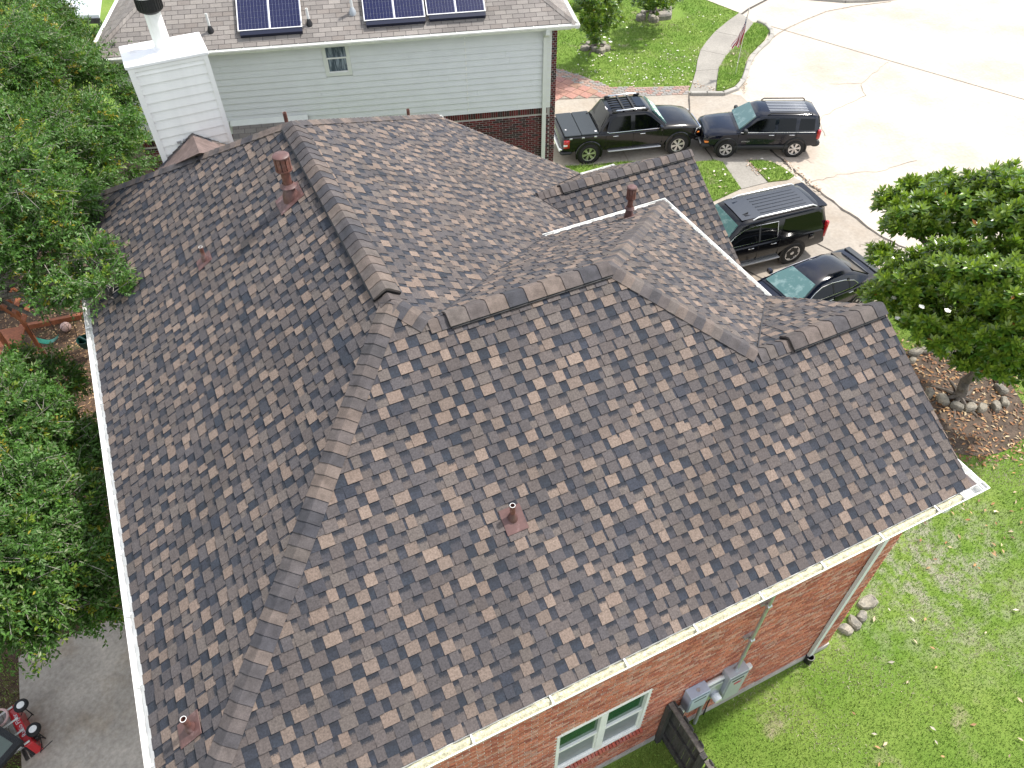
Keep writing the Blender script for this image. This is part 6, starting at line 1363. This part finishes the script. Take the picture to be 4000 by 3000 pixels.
# grass
def grass(polys, dens, hgt, wd, z, name, seed, dry=.30, keepout=(), worn=None):
    rg = np.random.default_rng(seed); out = []
    for poly, mult in polys:
        xy = np.array([(p[0], p[1]) for p in poly]); lo, hi = xy.min(0), xy.max(0); n = int(dens*mult*np.prod(hi-lo)); P = lo+rg.random((n, 2))*(hi-lo); P = P[inpoly(P, [tuple(q) for q in xy])]; out.append(P)
    P = np.concatenate(out)
    for cx_, cy_, r_ in keepout: P = P[((P[:, 0]-cx_)**2+(P[:, 1]-cy_)**2 > (r_*rg.uniform(.8, 1.1, len(P)))**2)]
    n = len(P); a = rg.random(n)*6.283; ln = rg.normal(0, .55, (n, 2))
    pat = np.sin(P[:, 0]*.9+1.3*np.sin(P[:, 1]*.7))+np.sin(P[:, 1]*1.3+P[:, 0]*.5)+.9*np.sin(P[:, 0]*3.1+P[:, 1]*2.3)+rg.normal(0, .55, n)
    h = hgt*rg.uniform(.55, 1.25, n); w_ = wd*rg.uniform(.6, 1.3, n)
    s = np.stack([np.cos(a), np.sin(a)], 1)*w_[:, None]*.5; zz = np.full((n, 1), z-.005)
    V = np.stack([np.concatenate([P-s, zz], 1), np.concatenate([P+s, zz], 1), np.concatenate([P+ln*h[:, None], (z+h)[:, None]], 1)], 1).reshape(-1, 3); F = np.arange(3*n).reshape(n, 3)
    g = rg.uniform(.65, 1.35, (n, 1)); t_ = np.clip(.5+.22*pat, 0, 1)[:, None]
    col = (np.array([[.145, .275, .034]])*(1-t_)+np.array([[.260, .360, .078]])*t_)*g
    if worn: pat = pat+worn[2]*np.exp(-((P[:, 0]-worn[0])**2+(P[:, 1]-worn[1])**2)/worn[3]**2)*(.6+.8*np.sin(P[:, 0]*4.3+2*np.sin(P[:, 1]*3.1))*np.sin(P[:, 1]*5.1+P[:, 0]))
    dr = (pat > 2.2-dry*2) & (rg.random(n) < .7); col[dr] = np.array([.46, .41, .30])*rg.uniform(.6, 1.15, (dr.sum(), 1))
    o = link(name, npmesh(name, V, F, np.concatenate([col, np.ones((n, 1))], 1)), 'grass_blade'); o['kind'] = 'stuff'; return o
near = [gp(2230, 3060), (2.0, 3.22), (8.46, 3.22), (8.46, 10.3), (18.8, 10.3), gp(4080, 1280), gp(4080, 3060)]
near2 = [gp(*p) for p in [(3480, 1280), (3500, 1300), (3700, 1850), (3420, 1700)]]
g1 = grass([(near, 1.0)], 1150, .050, .016, 0, 'grass', 21, .42, [(MG.x-.2, MG.y+.1, 2.0)], worn=(*gp(3560, 2190)[:2], 4.2, 1.7))
tag(g1, 'short green lawn grass with dry straw patches beside the brick wall', 'grass')
far_l = [gp(*p) for p in [(2150, 262), (2182, 272), (2280, 300), (2380, 341), (2480, 341), (2690, 336), (2706, 320), (2722, 250), (2740, 195), (2795, 124), (2885, 54), (2830, 30), (2740, -10), (2150, -10)]]
strips = [[gp(*p) for p in q] for q in ([(2700, 640), (2735, 636), (2795, 632), (2821, 639), (2856, 691), (2893, 741), (2788, 790), (2680, 790)], [(2924, 633), (2968, 631), (3009, 637), (3056, 659), (3100, 692), (3078, 706), (2999, 715), (2960, 673)], [(2150, 690), (2200, 655), (2320, 648), (2440, 636), (2560, 640), (2400, 760), (2200, 760)], isl and isl)]
strips[3] = [gp(*p) for p in isl]
g2 = grass([(far_l, .55)], 700, .075, .026, 0, 'grass', 22, .22, [(T2.x, T2.y, .8), (T3.x+.3, T3.y-.3, 1.2)]); tag(g2, 'bright green lawn grass beyond the pickup around the young magnolias', 'grass')
g3 = grass([(strips[0], 1), (strips[1], 1), (strips[2], 1)], 800, .075, .022, .07, 'grass', 23, .05); tag(g3, 'bright green grass strips between the two drives', 'grass')
g4 = grass([(strips[3], 1)], 700, .075, .024, .10, 'grass', 24, .1); tag(g4, 'green grass of the kerbside verge round the flagpole', 'grass')
bk = [gp(*p) for p in [(-60, 2560), (75, 2580), (98, 3060), (-60, 3060)]]
g5 = grass([(bk, 1)], 1300, .05, .014, .012, 'grass', 25, .0); tag(g5, 'shaded grass left of the patio slab', 'grass')
# fallen leaves, petals, wood chips
def scatter(name, P, z, lmin, lmax, cols, seed, mat, label, cat, curl=.25, wr=.4):
    rg = np.random.default_rng(seed); n = len(P); a = rg.random(n)*6.283; D = np.stack([np.cos(a), np.sin(a), rg.normal(0, .12, n)], 1); D = unit(D)
    nm = unit(np.array([0, 0, 1.])+rg.normal(size=(n, 3))*.25); nm = unit(nm-D*(nm*D).sum(1, keepdims=True)); L_ = rg.uniform(lmin, lmax, n)
    cc_ = np.asarray(cols)[rg.integers(0, len(cols), n)]*rg.uniform(.7, 1.2, (n, 1)); C = np.concatenate([cc_, np.ones((n, 1))], 1)
    V, F, Cc = leaves(np.concatenate([P, np.full((n, 1), z)+rg.random((n, 1))*.012], 1), D, nm, L_, L_*wr, C, curl)
    o = link(name, npmesh(name, V, F, Cc), mat); o['kind'] = 'stuff'; return tag(o, label, cat)
rg = np.random.default_rng(31)
a = rg.random(1500)*6.283; r = 2.2*rg.random(1500)**.6; Pm = np.stack([MG.x-.2+np.cos(a)*r, MG.y+.1+np.sin(a)*r], 1)
a = rg.random(420)*6.283; r = 2+3.2*rg.random(420); Pm2 = np.stack([MG.x-.3+np.cos(a)*r, MG.y-.2+np.sin(a)*r], 1); Pm2 = Pm2[(Pm2[:, 0] > 9)&(Pm2[:, 1] < 10.2)]
BRN = [(.26, .115, .045), (.34, .17, .06), (.20, .09, .04), (.42, .27, .13), (.46, .36, .22), (.15, .08, .045)]
scatter('fallen_leaves', np.concatenate([Pm, Pm2]), .035, .08, .15, BRN, 32, 'litter_leaf', 'brown and tan fallen leaves under the front magnolia', 'leaves')
Pn = np.array([tuple(gp(x, y)[:2]) for x, y in zip(rg.uniform(3250, 4000, 34), rg.uniform(1950, 2980, 34))]); Pn = Pn[(Pn[:, 0] > 8.8)|(Pn[:, 1] < 3.1)]
scatter('fallen_leaves', Pn, .045, .08, .15, [(.46, .36, .24), (.5, .45, .36), (.36, .2, .09)], 33, 'litter_leaf', 'few pale leaves scattered over the near lawn', 'leaves')
xs = rg.uniform(2250, 2860, 420); yy_ = rg.uniform(60, 350, 420); yy_ = np.where(rg.random(420) < .6, rg.uniform(200, 345, 420), yy_); Pp = np.array([tuple(gp(x, y)[:2]) for x, y in zip(xs, yy_)]); Pp = Pp[inpoly(Pp, [tuple(p)[:2] for p in far_l])]
scatter('fallen_petals', Pp[:220], .05, .06, .13, [(.74, .68, .62), (.66, .55, .50), (.78, .76, .72)], 34, 'litter_leaf', 'white petals strewn over the far lawn near the sidewalk', 'petals', wr=.5)
Pq = []
for q in (strips[0], strips[1], strips[3]):
    xy = np.array([(p[0], p[1]) for p in q]); P = xy.min(0)+rg.random((130, 2))*(xy.max(0)-xy.min(0)); Pq.append(P[inpoly(P, [tuple(v) for v in xy])][:12])
scatter('fallen_petals', np.concatenate(Pq), .13, .09, .15, [(.74, .68, .62), (.5, .4, .3)], 35, 'litter_leaf', 'white petals on the kerbside grass strips', 'petals', wr=.5)
Pg = []
for (x0, y0), (x1, y1), n in (((2965, 175), (2905, 300), 60), ((2905, 300), (2905, 360), 70), ((3060, 632), (3205, 758), 90), ((2920, 640), (2960, 680), 60), ((2700, 330), (2800, 360), 50)):
    t_ = rg.random(n); Pg += [tuple(gp(x0+(x1-x0)*t+rg.normal(0, 7), y0+(y1-y0)*t+rg.normal(0, 5))[:2]) for t in t_]
scatter('fallen_leaves', np.array(Pg), .06, .06, .13, [(.40, .28, .18), (.24, .15, .09), (.55, .48, .40)], 36, 'litter_leaf', 'brown leaf litter gathered along the kerb and joints', 'leaves')
xc, yc = rg.uniform(-1, 1, 9000), rg.uniform(0, 1, 9000)
Pc = np.stack([-4.6+2.6*xc, 12+12.5*yc], 1); scatter('wood_chips', Pc, .018, .05, .12, [(.34, .20, .10), (.42, .27, .14), (.22, .12, .06), (.15, .085, .045), (.48, .34, .2)], 37, 'chip', 'tan wood chips of the play area under the tree', 'wood chips', .05, .35)
Pc = np.stack([-4.4+2.4*rg.uniform(-1, 1, 2600), 10.3+2.5*rg.random(2600)], 1); scatter('leaf_mulch', Pc, .016, .04, .10, [(.13, .07, .04), (.09, .05, .03), (.20, .11, .06), (.05, .07, .02)], 38, 'chip', 'dark leaf mulch between the patio and the play area', 'mulch', .05, .35)
